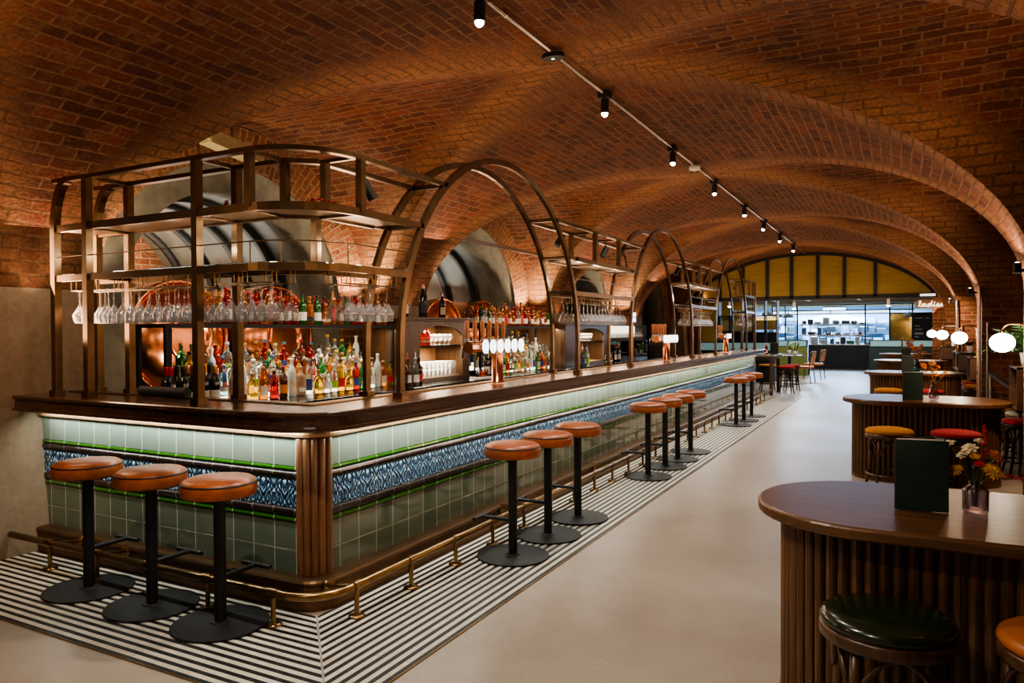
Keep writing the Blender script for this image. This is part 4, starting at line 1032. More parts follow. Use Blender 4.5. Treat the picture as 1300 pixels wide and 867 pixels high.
for lv in range(2):
    for x in (-1.97, -2.07):
        for q in range(8):
            o = tmb if k_ == 0 else tmb.copy()
            if k_: col.objects.link(o)
            o.location = (x, cy1 - .20 + .087 * q * .98, zl1 + .086 * lv)
            tag(o, 'stacked tumbler, %s from left, %s layer, %s row, first oak cabinet' % (ORD[q], ('lower', 'upper')[lv], 'front' if x > -2 else 'rear'), 'glass', 'tumblers stacked in the first cabinet'); k_ += 1
for r_, zz in enumerate((zu2,)):
    for q in range(7):
        o = sn.copy(); col.objects.link(o); o.location = (-1.97, cy2 - .42 + .11 * q, zz); tag(o, 'brandy glass, %s from the left in the second oak cabinet' % ORD[q], 'glass', 'brandy glasses in the second cabinet')
tray = thing('bitters_tray', 'small tray of dropper bottles before the first oak cabinet', 'tray', (-1.68, 4.66, .911))
m = MB(); m.bbox((-.07, -.16, 0), (.07, .16, .012)); m.build('tray_base', M_white, tray)
for q in range(5): bottle('squat', (G_dark, G_red, G_amber, G_red, G_dark)[q], None, C_white, (-1.68, 4.54 + .06 * q, .924), 'tiny dropper bottle, %s from the left on the small tray' % ORD[q], 'dropper bottles on the tray', .42)
for q in range(4): bottle('squat', (G_dark, G_amber, G_red, G_amber)[q], L_white, C_white, (-1.70, 8.9 + .08 * q, .911), 'small bottle, %s from the left by the second oak cabinet' % ORD[q], 'small bottles by the second cabinet', .6)
for q, (y, s) in enumerate(((3.48, .88), (3.82, 1.12), (4.20, .86))): bottle('champagne', G_dark, L_black if q == 1 else L_cream, (C_pink, C_pink, C_pink)[q], (-1.95, y, 1.626), 'pink-foiled champagne bottle, %s of three on the first oak cabinet' % ('left', 'tall middle', 'right')[q], 'champagne bottles on the cabinet top', s)

# ---- wine glass wall and fridge
ws = thing('glass_wall_shelf', 'brightly lit wall shelf of upturned wine glasses above the fridge', 'shelf', (-2.30, 11.2, 1.32))
m = MB(); m.bbox((-.15, -1.5, -.02), (.12, 1.5, 0)); m.bbox((-.15, -1.5, .24), (.12, 1.5, .26)); m.bbox((-.15, -1.5, -.02), (.12, -1.47, .26)); m.bbox((-.15, 1.47, -.02), (.12, 1.5, .26)); m.build('shelf_frame', M_black, ws)
m = MB(); m.bbox((-.15, -1.47, .0), (-.145, 1.47, .24)); m.build('lit_back', plain('lit shelf back', (.9, .85, .75), .5, em=(1, .86, .62), es=2.6, var=.01), ws)
fr = thing('bottle_fridge', 'black glass-fronted bottle fridge under the wine glass shelf', 'fridge', (-2.20, 11.2, .911))
m = MB(); m.bbox((-.25, -1.45, 0), (-.23, 1.45, .36)); m.bbox((-.25, -1.45, 0), (.04, 1.45, .02)); m.bbox((-.25, -1.45, .345), (.04, 1.45, .365)); [m.bbox((-.25, y - .02, 0), (.04, y + .02, .36)) for y in (-1.43, -.48, .48, 1.43)]; m.build('fridge_case', M_black, fr)
M_fgl = plain('fridge door glass', (.02, .02, .02), .05, coat=.3)
for y in (-.955, 0, .955):
    m = MB(); m.bbox((.04, y - .46, .02), (.055, y + .46, .345)); dr = m.build('fridge_door', glass('tinted door glass', (.25, .24, .22), .0), fr)
    m = MB(); m.bbox((.056, y + .40, .10), (.075, y + .415, .26)); m.build('door_handle', M_steel, dr)
for q in range(16): bottle('spirit', (G_amber, G_green, G_gold, G_brown)[q % 4], L_cream, C_gold, (-2.30, 9.95 + .165 * q, .932), 'beer bottle behind the fridge glass, %s from the left' % ORD[q], 'beer bottles in the fridge', .9)

# ---- wine glasses
WG = [(.001, .0), (.036, .001), (.036, .0035), (.008, .009), (.0042, .016), (.0038, .092), (.007, .102), (.041, .163), (.042, .172), (.036, .217), (.0350, .217), (.0408, .172), (.0398, .163), (.0055, .105), (.001, .104)]
wg0 = None; wgn = 0
def wine_glass(x, y, z, label, group, up=False, s=1.0):
    global wg0, wgn
    if wg0 is None: m = MB(); m.lathe(WG, n=16); wg0 = o = m.build('wine_glass', M_wine)
    else: o = wg0.copy(); col.objects.link(o)
    o.location = (x, y, z); o.rotation_euler = (0 if up else pi, 0, rnd.uniform(0, 1)); o.scale = (s, s, s)
    tag(o, label, 'glass', group); wgn += 1
gz = GR_Z - .0025
for r_, (yy, offs) in enumerate(((-.01, 0), (.13, .05))):
    rack((-2.08, yy), (-.88, yy), 0)
    xs = [-2.02, -1.93] + [-1.75 + .0875 * q for q in range(10)]
    for q, x in enumerate(xs): wine_glass(x + offs * (q > 1), yy, gz, 'hanging wine glass, %s from the left in the %s row, short side' % (ORD[q], ('front', 'rear')[r_]), 'wine glasses hanging over the short side of the bar')
for r_, yy in enumerate((-.01, .13)):
    rack((-.72, yy), (-.27, yy), 0)
    for q in range(6): wine_glass(-.68 + .079 * q, yy, gz, 'hanging wine glass, %s of the corner cluster, %s row' % (ORD[q], ('front', 'rear')[r_]), 'wine glasses hanging at the bar corner')
for r_, xx in enumerate((-.03, -.16)):
    rack((xx, .28), (xx, .74), 0)
    for q in range(5): wine_glass(xx, .33 + .085 * q, gz, 'hanging wine glass, %s before the first arch, %s row' % (ORD[q], ('outer', 'inner')[r_]), 'wine glasses hanging before the first arch')
for nm, a, b, n in (('between the first two arches', BAYS[1] + AR + .03, BAYS[2] - AR - .03, 14), ('between the second and third arch', BAYS[2] + AR + .03, BAYS[3] - AR - .03, 14), ('past the third arch', BAYS[3] + AR + .05, YB - .32, 4)):
    for r_, xx in enumerate((-.03, -.16)):
        rack((xx, a), (xx, b), 0)
        for q in range(n): wine_glass(xx, a + .06 + (b - a - .12) * q / (n - 1), gz, 'hanging wine glass, %s in the %s row %s' % (ORD[q], ('outer', 'inner')[r_], nm), 'wine glasses hanging ' + nm)
for q in range(26): wine_glass(-2.26, 9.8 + .112 * q, 1.3215 + .2 * 0 + .216 * .9, 'upturned wine glass on the lit wall shelf, %s from the left' % ORD[q], 'wine glasses on the lit wall shelf', False, .9)

# ---- beer towers
def tower(label, y, n, disc, hand=True):
    t_ = thing('beer_tower', label, 'beer tap', (-.03, y, 1.0675)); L_ = .115 * (n - 1) + .16
    m = MB(); m.lathe([(.058, 0), (.058, .012), (.047, .018), (.045, .26), (.05, .30), (.05, .33)], n=24); m.build('tower_column', M_copper, t_)
    m = MB(); m.cyl((-.02, -L_ / 2 - .04, .285), (-.02, L_ / 2 + .02, .285), .043, n=20); m.build('tower_crossbar', M_copper, t_)
    for k in range(n):
        yy = -L_ / 2 + .08 + .115 * k
        if disc:
            m = MB(); m.loft([[(x, yy + .036 * q * cos(2 * pi * i / 20), .288 + .052 * q * sin(2 * pi * i / 20)) for i in range(20)] for x, q in ((.052, .9), (.062, 1), (.070, 1), (.074, .9))]); d = m.build('lens_badge', plain('lit lens badge', (.95, .95, .95), .3, em=(.92, .96, 1), es=3.2, var=.01), t_)
            m = MB(); m.tube([(.0745, yy + .028 * cos(2 * pi * i / 20), .288 + .042 * sin(2 * pi * i / 20)) for i in range(20)], .0016, 5, closed=True); m.build('badge_rim', M_steel, d)
            m = MB(); m.cyl((.02, yy, .287), (.055, yy, .287), .012, n=8); m.build('badge_stem', M_steel, t_)
        if hand:
            m = MB(); m.cyl((-.05, yy, .285), (-.115, yy, .30), .012, n=8); m.tube([(-.11, yy, .30), (-.135, yy, .285), (-.14, yy, .20)], .009, 8); m.cyl((-.10, yy, .285), (-.10, yy, .345), .016, n=10); tp = m.build('tap', M_steel, t_)
            m = MB(); m.lathe([(.009, .345), (.013, .36), (.017, .44), (.016, .475), (.012, .485), (.001, .486)], (-.10, yy, 0), 12); m.build('tap_handle', plain('copper brown tap handle', (.42, .17, .075), .5, .5), tp)
    return t_
tower('near copper beer tower with six round white lens badges', 2.06, 6, True)
tower('second copper beer tower, with six round white lens badges, far along the counter', 6.75, 6, True)
t3 = tower('farthest copper beer tower with one rectangular lit sign', 10.55, 3, False)
m = MB(); m.bbox((.03, -.02, .25), (.05, .02, .31)); m.bbox((.05, -.13, .25), (.07, .13, .335)); m.build('lit_sign', plain('lit tap sign', (.9, .93, 1), .3, em=(.75, .87, 1), es=3, var=.01), t3)
rs_ = thing('lit_tap_sign', 'small lit white sign on a post behind the second beer tower', 'sign', (-.62, 7.1, .93))
m = MB(); m.cyl((0, 0, 0), (0, 0, .7), .01, n=8); m.build('sign_post', M_copper, rs_)
for z in (.66, .735):
    m = MB(); m.bbox((-.01, -.11, z), (.01, .11, z + .06)); m.build('sign_panel', MATS['lit tap sign'], rs_)
# spotlights clamped on the gantry
def gspot(label, x, y, z, tilt, rz):
    t_ = thing('gantry_spotlight', label, 'spotlight', (x, y, z), rz, 'black spotlights on the gantry')
    d = Vector((sin(tilt), 0, -cos(tilt))); m = MB(); m.cyl((0, 0, 0), (0, 0, -.05), .008, n=8); m.build('bracket', M_black, t_)
    m = MB(); a = Vector((0, 0, -.05)) - d * .03; m.cyl(a, a + d * .13, .032, n=16); m.build('barrel', M_black, t_)
for k, (y, rz) in enumerate(((.72, 1.2), (3.75, 4.2), (5.0, 4.2), (8.1, 4.2), (9.3, 4.2), (12.6, 4.2))):
    gspot('black spotlight clamped under the gantry top rail, %s from the camera' % ORD[k], GI, y, L3 - .0145, .6, rz)
# red dried flowers on the upper shelf
def sprig(label, x, y, seed):
    r_ = random.Random(seed); t_ = thing('dried_flower_bunch', label, 'flowers', (x, y, L2 + .009)); m = MB(); q = MB()
    for k in range(16):
        a = r_.uniform(0, 2 * pi); L_ = r_.uniform(.05, .17); p = Vector((cos(a) * L_ * .5, sin(a) * L_, r_.uniform(.015, .05))); m.tube([(0, 0, .003), p * .6, p], .0018, 4); bloom(q, p, .018, 5, 2, (r_.uniform(-.6, .6), r_.uniform(-.6, .6)), .6)
    m.build('stalks', M_stem, t_); q.build('red_petals', M_crim, t_)
for k, (x, y, l) in enumerate(((-.55, .08, 'at the left of the corner'), (-.12, .25, 'at the corner'), (-.1, 4.1, 'between the first two arches'), (-.1, 8.7, 'between the second and third arch'))): sprig('red dried flowers on the upper gantry shelf ' + l, x, y, k + 20)
# tie bars across niche mouths
for k, nm in ((2, 'second'), (3, 'third')):
    o = thing('tie_bar', 'slim metal tie bar across the mouth of the %s wall niche' % nm, 'bar', (XL + .02, BAYS[k], 2.72)); m = MB(); m.bbox((-.01, -1.52, -.025), (.01, 1.52, .025)); m.build('flat_bar', M_steel, o)
# copper tanks in the niches
def tank(label, y, r, x=-3.08):
    t_ = thing('copper_tank', label, 'tank', (x, y, 1.42), 0, 'copper brewing tanks in the wall niches'); Mr = Matrix.Rotation(pi / 2, 3, 'Y')
    m = MB(); m.lathe([(r, -1.7), (r, -.1), (r * .985, -.05), (r * .93, .02), (r * .75, .10), (r * .5, .145), (r * .42, .15)], (0, 0, 0), 44, True, Mr); m.build('tank_shell', M_copper, t_)
    m = MB(); m.lathe([(r * .42, .14), (r * .44, .17), (r * .40, .19), (r * .36, .165), (r * .30, .12), (.001, .10)], (0, 0, 0), 36, True, Mr); m.build('manway', M_copper, t_)
    m = MB(); m.lathe([(r * .30, .122), (r * .28, .14), (.001, .145)], (0, 0, 0), 30, True, Mr); m.build('manway_glass', M_fgl, t_)
    m = MB(); m.tube([(0 + .02, r * .98 * cos(2 * pi * i / 40), r * .98 * sin(2 * pi * i / 40)) for i in range(40)], .018, 8, closed=True); m.build('front_band', M_copper, t_)
    m = MB(); m.bbox((-1.5, -.3, -1.42), (-.2, .3, -r + .1)); m.build('cradle', M_black, t_)
for k, nm in ((1, 'first'), (2, 'second')):
    yc = BAYS[k]
    tank('copper tank at the left of the %s wall niche' % nm, yc - .58, .53); tank('copper tank at the right of the %s wall niche' % nm, yc + .58, .53)
bx = thing('beige_equipment_box', 'beige metal equipment box high at the crown of the first niche', 'box', (-2.72, BAYS[1] - .25, 3.18))
M_beige = plain('beige painted metal', (.42, .36, .20), .5)
m = MB(); m.box((0, 0, 0), (.16, .62, .13), rx=-.12); m.build('case', M_beige, bx, bevel=.008)
m = MB(); m.box((.05, -.36, .06), (.05, .12, .10), rx=-.12); m.build('bracket', M_beige, bx); m = MB(); m.cyl((0, 0, 0.05), (0, 0, .24), .02, n=8); m.build('drop_rod', M_steel, bx)

# ------------------------------------------------------------------ dining room and kitchen at the far end
kc = thing('kitchen_counter', 'black panelled counter below the bright kitchen pass at the far end', 'counter', (.72, 27.2, 0))
m = MB(); m.bbox((-1.05, -.3, 0), (1.05, .3, .88)); m.build('counter_front', plain('black panelling', (.016, .015, .017), .5, var=.3, vs=30), kc)
m = MB(); m.bbox((-1.05, -.34, .88), (1.05, .34, .92)); m.build('counter_top', M_steel, kc)
ksd = MB(); ksd.bbox((-6, 26.95, 0), (-.36, 27.05, .95)); ksd.bbox((1.80, 26.95, 0), (5.2, 27.05, .95)); struct(ksd.build('wall_kitchen_base', M_dark))
kw = MB()      # kitchen shell beyond
kw.quad((-3, 30.5, 0), (5, 30.5, 0), (5, 30.5, 2.6), (-3, 30.5, 2.6)); struct(kw.build('wall_kitchen_back', plain('blue-tinted kitchen wall', (.42, .62, .85), .4)))  # white wall tinted blue to paint in the cool kitchen light
kf = thing('kitchen_screen', 'black framed glazed kitchen screen with an open pass at the far end', 'screen', (0, 26.93, .92))
m = MB()
for z in (1.13, 1.26, 1.47): m.bbox((-1.65, -.03, z - .02), (3.2, .03, z + .02))
m.bbox((-1.65, -.03, 0), (-.74, .03, .04)); m.bbox((1.62, -.03, 0), (3.2, .03, .04))
for x in (-1.63, -1.15, -.72, 1.62, 2.42, 3.14): m.bbox((x - .025, -.03, 0), (x + .025, .03, 1.49))
m.bbox((.42, -.03, 1.13), (.46, .03, 1.26)); m.build('screen_frame', M_black, kf)
M_pane = glass('kitchen glass', (.92, .96, 1), .0, 1, 1.05)
for a, b in ((-1.6, -1.17), (-1.13, -.75), (1.65, 2.40)): m = MB(); m.bbox((a, -.005, .04), (b, .005, 1.11)); m.build('glass_pane', M_pane, kf)
m = MB(); m.bbox((2.44, -.01, .04), (3.12, .01, 1.11)); m.build('amber_pane', plain('amber mirror pane', (.32, .22, .06), .12, .6, var=.4, vs=2), kf)
for a, b in ((-1.6, -.75), (-.70, .41), (.47, 1.60), (1.65, 2.40)): m = MB(); m.bbox((a, .0, 1.15), (b, .01, 1.24)); m.build('lit_transom', plain('lit transom panel', (.8, .9, 1), .4, em=(.62, .80, 1), es=3.2, var=.02), kf)
for z, n in ((.33, 'lower'), (.72, 'upper')):
    t_ = thing('pass_shelf', '%s steel and oak shelf hung across the kitchen pass' % n, 'shelf', (.45, 26.98, .92 + z)); m = MB(); m.bbox((-1.13, -.02, -.02), (1.13, .30, .02)); m.build('shelf_board', plain('brass-edged pass shelf', (.36, .25, .14), .35, .5), t_)
KC = [plain('white kitchen crate', (.75, .78, .8), .5), plain('blue kitchen crate', (.10, .22, .42), .5), plain('steel pan', (.45, .47, .5), .25, 1), plain('dark oven front', (.03, .035, .04), .3), plain('green herb box', (.08, .28, .15), .6), plain('red tub', (.30, .07, .06), .5)]
rk = random.Random(5); kn = 0
for z, nm in ((.92, 'counter'), (1.275, 'lower pass shelf'), (1.665, 'upper pass shelf')):
    x = -.58
    q = 0
    while x < 1.45:
        w = rk.uniform(.12, .30); h = rk.uniform(.08, .25) if z > 1 else rk.uniform(.1, .26); kind = rk.randrange(6); yv = 27.16 if z > 1 else 27.25
        nmk = ('white crate', 'blue crate', 'steel pan', 'dark oven box', 'green herb box', 'red tub')[kind]
        t_ = thing(nmk.replace(' ', '_'), '%s, %s item from the left on the kitchen %s' % (nmk, ORD[q], nm), 'kitchen item', (x + w / 2, yv, z + .001)); m = MB()
        if kind in (2, 5): m.lathe([(w * .42, 0), (w * .5, h * .6), (w * .52, h * .6), (w * .44, .01), (.001, .01)], n=16); m.build('pan_body', KC[kind], t_); m = MB(); m.cyl((0, -.03 - w * .45, h * .5), (0, -.10 - w * .4, h * .55), .01, n=6); m.build('pan_handle', KC[2], t_)
        else: m.bbox((-w / 2, -.1, 0), (w / 2, .1, h)); m.build('box_body', KC[kind], t_, bevel=.01); m = MB(); m.bbox((-w / 2 - .006, -.106, h), (w / 2 + .006, .106, h + .015)); m.build('box_lid', KC[(kind + 2) % 6], t_)
        x += w + rk.uniform(.02, .09); q += 1
hood = thing('extractor_hood', 'steel extractor hood hanging deep inside the bright kitchen', 'hood', (.4, 29.3, 1.75)); m = MB()
m.loft([[(-1, -.5, 0), (1, -.5, 0), (1, .5, 0), (-1, .5, 0)], [(-.4, -.2, .35), (.4, -.2, .35), (.4, .2, .35), (-.4, .2, .35)], [(-.4, -.2, .65), (.4, -.2, .65), (.4, .2, .65), (-.4, .2, .65)]], smooth=False); m.build('hood_canopy', plain('brushed steel hood', (.22, .24, .27), .6, .6), hood)
for k, (x0, x1) in enumerate(((-2.2, -.9), (-.6, .6), (.9, 2.5))):
    t_ = thing('steel_rack', 'steel storage rack against the kitchen back wall, ' + ('left', 'centre', 'right')[k], 'rack', ((x0 + x1) / 2, 30.1, 0)); h = (x1 - x0) / 2; m = MB()
    for z in (.5, .9, 1.3, 1.7): m.bbox((-h, -.2, z), (h, .2, z + .025))
    m.build('rack_shelves', KC[2], t_)
    for zi, z in enumerate((.925, 1.325, 1.725)):
        xx = x0 + .08; q = 0
        while xx < x1 - .25:
            w = rk.uniform(.14, .34); hh = rk.uniform(.12, .30); kd = rk.choice((0, 0, 1, 2, 3, 3)); b_ = thing('storage_box', '%s box, %s along the %s shelf of the %s kitchen rack' % (('white', 'blue', 'steel', 'dark', 'green', 'red')[kd], ORD[q], ('low', 'middle', 'top')[zi], ('left', 'centre', 'right')[k]), 'kitchen item', (xx + w / 2, 30.1, z + .001), 0, 'boxes on the kitchen racks')
            m2 = MB(); m2.bbox((-w / 2, -.15, 0), (w / 2, .15, hh)); m2.build('box_body', KC[kd], b_, bevel=.01); m2 = MB(); m2.bbox((-w / 2 - .005, -.155, hh), (w / 2 + .005, .155, hh + .02)); m2.build('box_lid', KC[0 if kd else 1], b_); xx += w + rk.uniform(.03, .10); q += 1
    m = MB(); [m.bbox((x - .015, y - .015, 0), (x + .015, y + .015, 1.9)) for x in (-h + .02, h - .02) for y in (-.18, .18)]; m.build('rack_posts', KC[2], t_)
cb = thing('menu_chalkboard', 'tall black chalkboard menu right of the kitchen screen', 'board', (3.46, 26.9, .85))
m = MB(); m.bbox((-.31, -.02, 0), (.42, .02, 1.22)); m.build('board_face', plain('chalkboard', (.035, .035, .04), .7), cb)
M_chalk = plain('chalk marks', (.6, .62, .65), .8)
for z, a, b in ((1.0, -.24, .0), (1.0, .08, .2), (.72, -.25, -.08), (.60, -.25, -.02), (.47, -.25, .02), (.43, -.25, .02), (.33, -.25, -.12), (.2, -.25, .1)): m = MB(); m.bbox((a, -.024, z), (b, -.021, z + .025)); m.build('chalk_line', M_chalk, cb)
# handwritten neon sign
ns = thing('neon_sign', 'white neon script sign reading ladies on a tan board under the last arch', 'sign', (3.385, YEND - .2, 2.075))
m = MB(); m.bbox((-.30, .0, -.10), (.29, .03, .10)); m.build('sign_board', plain('tan sign board', (.26, .12, .05), .7), ns)
def script(text):
    Lt = {'l': [(0, 0), (.25, .35), (.42, .85), (.30, 1.0), (.18, .8), (.18, .2), (.32, 0), (.5, .1)],
          'a': [(.0, .1), (.45, .45), (.2, .5), (.02, .25), (.12, 0), (.35, .15), (.48, .5), (.44, .1), (.55, 0), (.7, .1)],
          'd': [(.0, .1), (.42, .45), (.2, .5), (.02, .25), (.12, 0), (.35, .15), (.62, 1.0), (.48, .3), (.50, .02), (.7, .1)],
          'i': [(0, .1), (.18, .48), (.14, .1), (.24, 0), (.4, .1)],
          'e': [(0, .1), (.3, .3), (.3, .48), (.14, .46), (.08, .15), (.22, 0), (.45, .1)],
          's': [(0, .1), (.28, .52), (.24, .38), (.36, .14), (.22, .0), (.08, .04)]}
    x = 0; out = []
    for ch in text:
        out.append([(x + px, pz) for px, pz in Lt[ch]]); x += {'l': .5, 'a': .7, 'd': .7, 'i': .4, 'e': .45, 's': .4}[ch]
    return [p for s_ in out for p in s_], x
def smooth_pts(P, n=5):
    o = []
    for i in range(len(P) - 1):
        p0, p1, p2, p3 = P[max(0, i - 1)], P[i], P[i + 1], P[min(len(P) - 1, i + 2)]
        for k in range(n):
            t = k / n
            o.append(tuple(.5 * (2 * p1[a] + (p2[a] - p0[a]) * t + (2 * p0[a] - 5 * p1[a] + 4 * p2[a] - p3[a]) * t * t + (3 * p1[a] - p0[a] - 3 * p2[a] + p3[a]) * t ** 3) for a in (0, 1)))
    return o + [P[-1]]
sp_, wtot = script('ladies'); k = .52 / wtot
m = MB(); m.tube([(-.26 + px * k, -.02, -.065 + pz * .135) for px, pz in smooth_pts(sp_)], .0042, 6); m.ball((-.26 + 2.12 * k, -.02, .035), .010, 6, 4)
m.build('neon_lettering', plain('white neon', (1, 1, 1), .3, em=(1, .93, .82), es=3.5, var=.001), ns)
lb_ = thing('light_bar', 'short white ceiling light bar above the neon sign', 'light', (3.33, YEND - .25, 2.26)); m = MB(); m.bbox((-.16, -.03, 0), (.16, .03, .05)); m.build('bar_body', plain('white light bar', (.9, .9, .9), .4, em=(1, .95, .9), es=1.2), lb_)
# pigeonhole unit
pg = thing('pigeonhole_unit', 'tall open shelf unit with pale yellow panels beyond the bar end', 'shelf', (-1.55, 19.4, 0))
m = MB(); W_ = 1.5
for z in (.95, 1.42, 1.86, 2.36): m.bbox((-.5, -.2, z), (W_ - .35, .2, z + .03))
for q in range(6): m.bbox((-.5 + q * .33, -.2, .95), (-.47 + q * .33, .2, 2.38))
m.build('shelf_grid', M_black, pg)
for q in range(5): m = MB(); m.bbox((-.46 + q * .33, .1, 1.46), (-.19 + q * .33, .12, 1.85)); m.build('yellow_panel', plain('pale yellow panel', (.62, .52, .22), .5), pg); m = MB(); m.bbox((-.46 + q * .33, .1, .99), (-.19 + q * .33, .12, 1.41)); m.build('navy_panel', plain('navy panel', (.03, .04, .08), .5), pg)
# mustard wall behind the left end
mw = MB(); mw.quad((-6, 23, 0), (-1.9, 23, 0), (-1.9, 23, 2.42), (-6, 23, 2.42)); struct(mw.build('wall_mustard', plain('mustard wall', (.36, .22, .03), .6)))
# booth screens
M_tealp = plain('teal reeded glass', (.22, .42, .42), .2, em=(.35, .6, .65), es=.25)
M_booth = plain('dark teal booth leather', (.015, .04, .038), .4); M_olive = plain('olive booth leather', (.16, .18, .05), .45)
def booth(label, x0, x1, y, z0, z1, seat):
    t_ = thing('booth_bench', label, 'bench', ((x0 + x1) / 2, y, 0)); h = (x1 - x0) / 2
    m = MB(); m.bbox((-h, -.04, 0), (h, .04, z0)); m.build('bench_back', seat, t_); m = MB(); m.bbox((-h, .06, 0), (h, .55, .45)); m.build('bench_seat', seat, t_)
    m = MB(); [m.bbox((-h, -.03, z), (h, .03, z + .025)) for z in (z0, z1)]; [m.bbox((x - .015, -.03, z0), (x + .015, .03, z1)) for x in (-h + .015, 0, h - .015)]; m.build('screen_frame', M_black, t_)
    m = MB(); m.bbox((-h + .03, -.006, z0 + .025), (h - .03, .006, z1)); m.build('screen_glass', M_tealp, t_)
booth('booth bench with teal glass screen just beyond the bar end', -2.6, -.35, 18.6, .86, 1.10, M_booth)
booth('olive booth bench with teal screen, left of the kitchen counter', -1.0, .15, 22.0, .92, 1.12, M_olive)
booth('booth bench with teal screen, right of the kitchen counter', 1.9, 3.7, 22.4, .92, 1.12, M_booth)
# pendants
M_shade = plain('black enamel shade', (.008, .008, .009), .6)
for k, (x, y, z) in enumerate(((-1.07, 22, 2.0), (-.776, 22.2, 1.93), (-.473, 22.4, 1.92), (3.0, 22, 1.9))):
    t_ = thing('pendant_lamp', 'black dome pendant lamp, ' + ('leftmost of three left of the kitchen', 'middle of three left of the kitchen', 'rightmost of three left of the kitchen', 'alone at the right before the chalkboard')[k], 'lamp', (x, y, z), 0, 'black dome pendant lamps')
    m = MB(); m.lathe([(.17, -.06), (.168, -.045), (.15, 0), (.10, .045), (.03, .07), (.02, .10), (.001, .105)], n=24); m.build('lamp_shade', M_shade, t_); m = MB(); m.cyl((0, 0, .1), (0, 0, 2.42 - z), .005, n=6); m.build('cord', M_black, t_)
for k, (x, y, z) in enumerate(((.111, 19, 2.06), (2.476, 19, 2.10), (-1.565, 18.5, 2.14))):
    t_ = thing('dining_spotlight', 'dazzling white spotlight hanging ' + ('left of centre before the kitchen', 'right of centre before the kitchen', 'above the far end of the bar')[k], 'spotlight', (x, y, z))
    m = MB(); m.cyl((0, 0, .0), (0, 0, .17), .035, n=14); m.cyl((0, 0, .17), (0, 0, 2.42 - z), .008, n=6); m.build('lamp_body', M_white, t_); m = MB(); m.ball((0, 0, -.005), (.036, .036, .022), 12, 6); m.build('lamp_lens', plain('dazzling lens', (1, 1, 1), .3, em=(.95, .97, 1), es=160, var=.001), t_)
for k, (x, a, b) in enumerate(((-.75, 18.3, 22), (.21, 18.3, 22), (.83, 18.3, 20.6), (1.65, 18.3, 22))):
    t_ = thing('ceiling_light_bar', 'slim grey linear light on the slatted dining ceiling, %s from the left' % ORD[k], 'light', (x, (a + b) / 2, 2.36)); m = MB(); m.bbox((-.03, -(b - a) / 2, 0), (.03, (b - a) / 2, .05)); m.build('bar_body', M_steel, t_)
# high table, stools, low tables and chairs
ht = thing('high_table', 'dark square-legged high table at the far end of the bar', 'table', (-.24, 14.75, 0))
m = MB(); m.bbox((-.52, -.62, .865), (.52, .62, .90)); m.build('tabletop', plain('grey table top', (.22, .20, .18), .25), ht, bevel=.004); m = MB(); m.bbox((-.47, -.57, .80), (.47, .57, .865)); m.build('apron', M_bent, ht)
for x in (-.45, .45):
    for y in (-.52, .52): m = MB(); m.bbox((x - .035, y - .035, 0), (x + .035, y + .035, .80)); m.build('leg', M_bent, ht)
hs = bent_stool('tall red velvet stool beside the high table, nearer of two', (.42, 14.95, 0), .3, M_red_v, M_bentblk, 'tall stools round the high table', .60)
dup(hs, (.45, 15.75, 0), 'tall red velvet stool beside the high table, farther of two')
dup(hs, (-.55, 13.85, 0), 'tall red velvet stool tucked between the bar end and the high table')
bent_stool('tall mustard velvet stool behind the high table', (-.1, 15.7, 0), .3, M_yel_v, M_bentblk, 'tall stools round the high table', .60)
bottle('spirit', G_red, L_cream, C_white, (.0, 14.9, .901), 'red sauce bottle on the far high table', 'sauce bottle', .9)
tm = menu('dark green menu standing on the far high table', (.07, 15.0, .901), .1); 
def low_table(label, x, y):
    t_ = thing('low_table', label, 'table', (x, y, 0)); m = MB(); m.bbox((-.33, -.33, .71), (.33, .33, .74)); m.build('tabletop', MATS['grey table top'], t_, bevel=.004)
    m = MB(); m.cyl((0, 0, .02), (0, 0, .71), .04, n=12); m.lathe([(.25, 0), (.25, .015), (.04, .03)], n=24); m.build('pedestal', M_booth, t_); return t_
lt = low_table('small pale dining table beyond the high table', -.05, 19.4); dup(lt, (-.25, 20.9, 0), 'small dining table before the olive booth, farther back')
M_orl = plain('orange chair seat', (.55, .14, .03), .4)
t_ = NT('patterned tapestry'); vv = t_.N('TexVoronoi'); vv.inputs['Scale'].default_value = 16; t_.L(t_.co(), vv.inputs['Vector']); M_tap = t_.set(Base_Color=t_.ramp(t_.N('SeparateXYZ').outputs[0], [(0, (.3, .1, .05)), (1, (.1, .2, .1))]), Roughness=.8)
sx = [n for n in t_.n if n.type == 'SEPXYZ'][0]; t_.L(vv.outputs['Color'], sx.inputs[0])
rmp = [n for n in t_.n if n.type == 'VALTORGB'][0].color_ramp.elements; rmp[0].position = .2
for p_, c_ in ((.45, (.05, .16, .10)), (.6, (.55, .38, .20)), (.75, (.40, .05, .03))): e_ = rmp.new(p_); e_.color = (*c_, 1)
def chair(label, x, y, rz):
    t_ = thing('dining_chair', label, 'chair', (x, y, 0), rz, 'orange dining chairs by the booth tables')
    m = MB(); m.bbox((-.23, -.23, .41), (.23, .23, .47)); m.build('seat', M_orl, t_, bevel=.02)
    m = MB(); m.box((0, .25, .70), (.44, .04, .36), rx=-.14); m.build('backrest', M_tap, t_, bevel=.015)
    for i in (-1, 1):
        m = MB(); m.tube([(i * .2, -.2, .41), (i * .22, -.23, 0)], .012, 8); m.build('leg', M_black, t_)
        m = MB(); m.tube([(i * .21, .30, .86), (i * .2, .21, .42), (i * .21, .26, 0)], .012, 8); m.build('leg', M_black, t_)
    return t_
c0 = chair('orange-seated dining chair with patterned back, nearer of two', .40, 18.6, -1.75); dup(c0, (.48, 20.6, 0), 'orange-seated dining chair with patterned back, farther of two', -1.75)
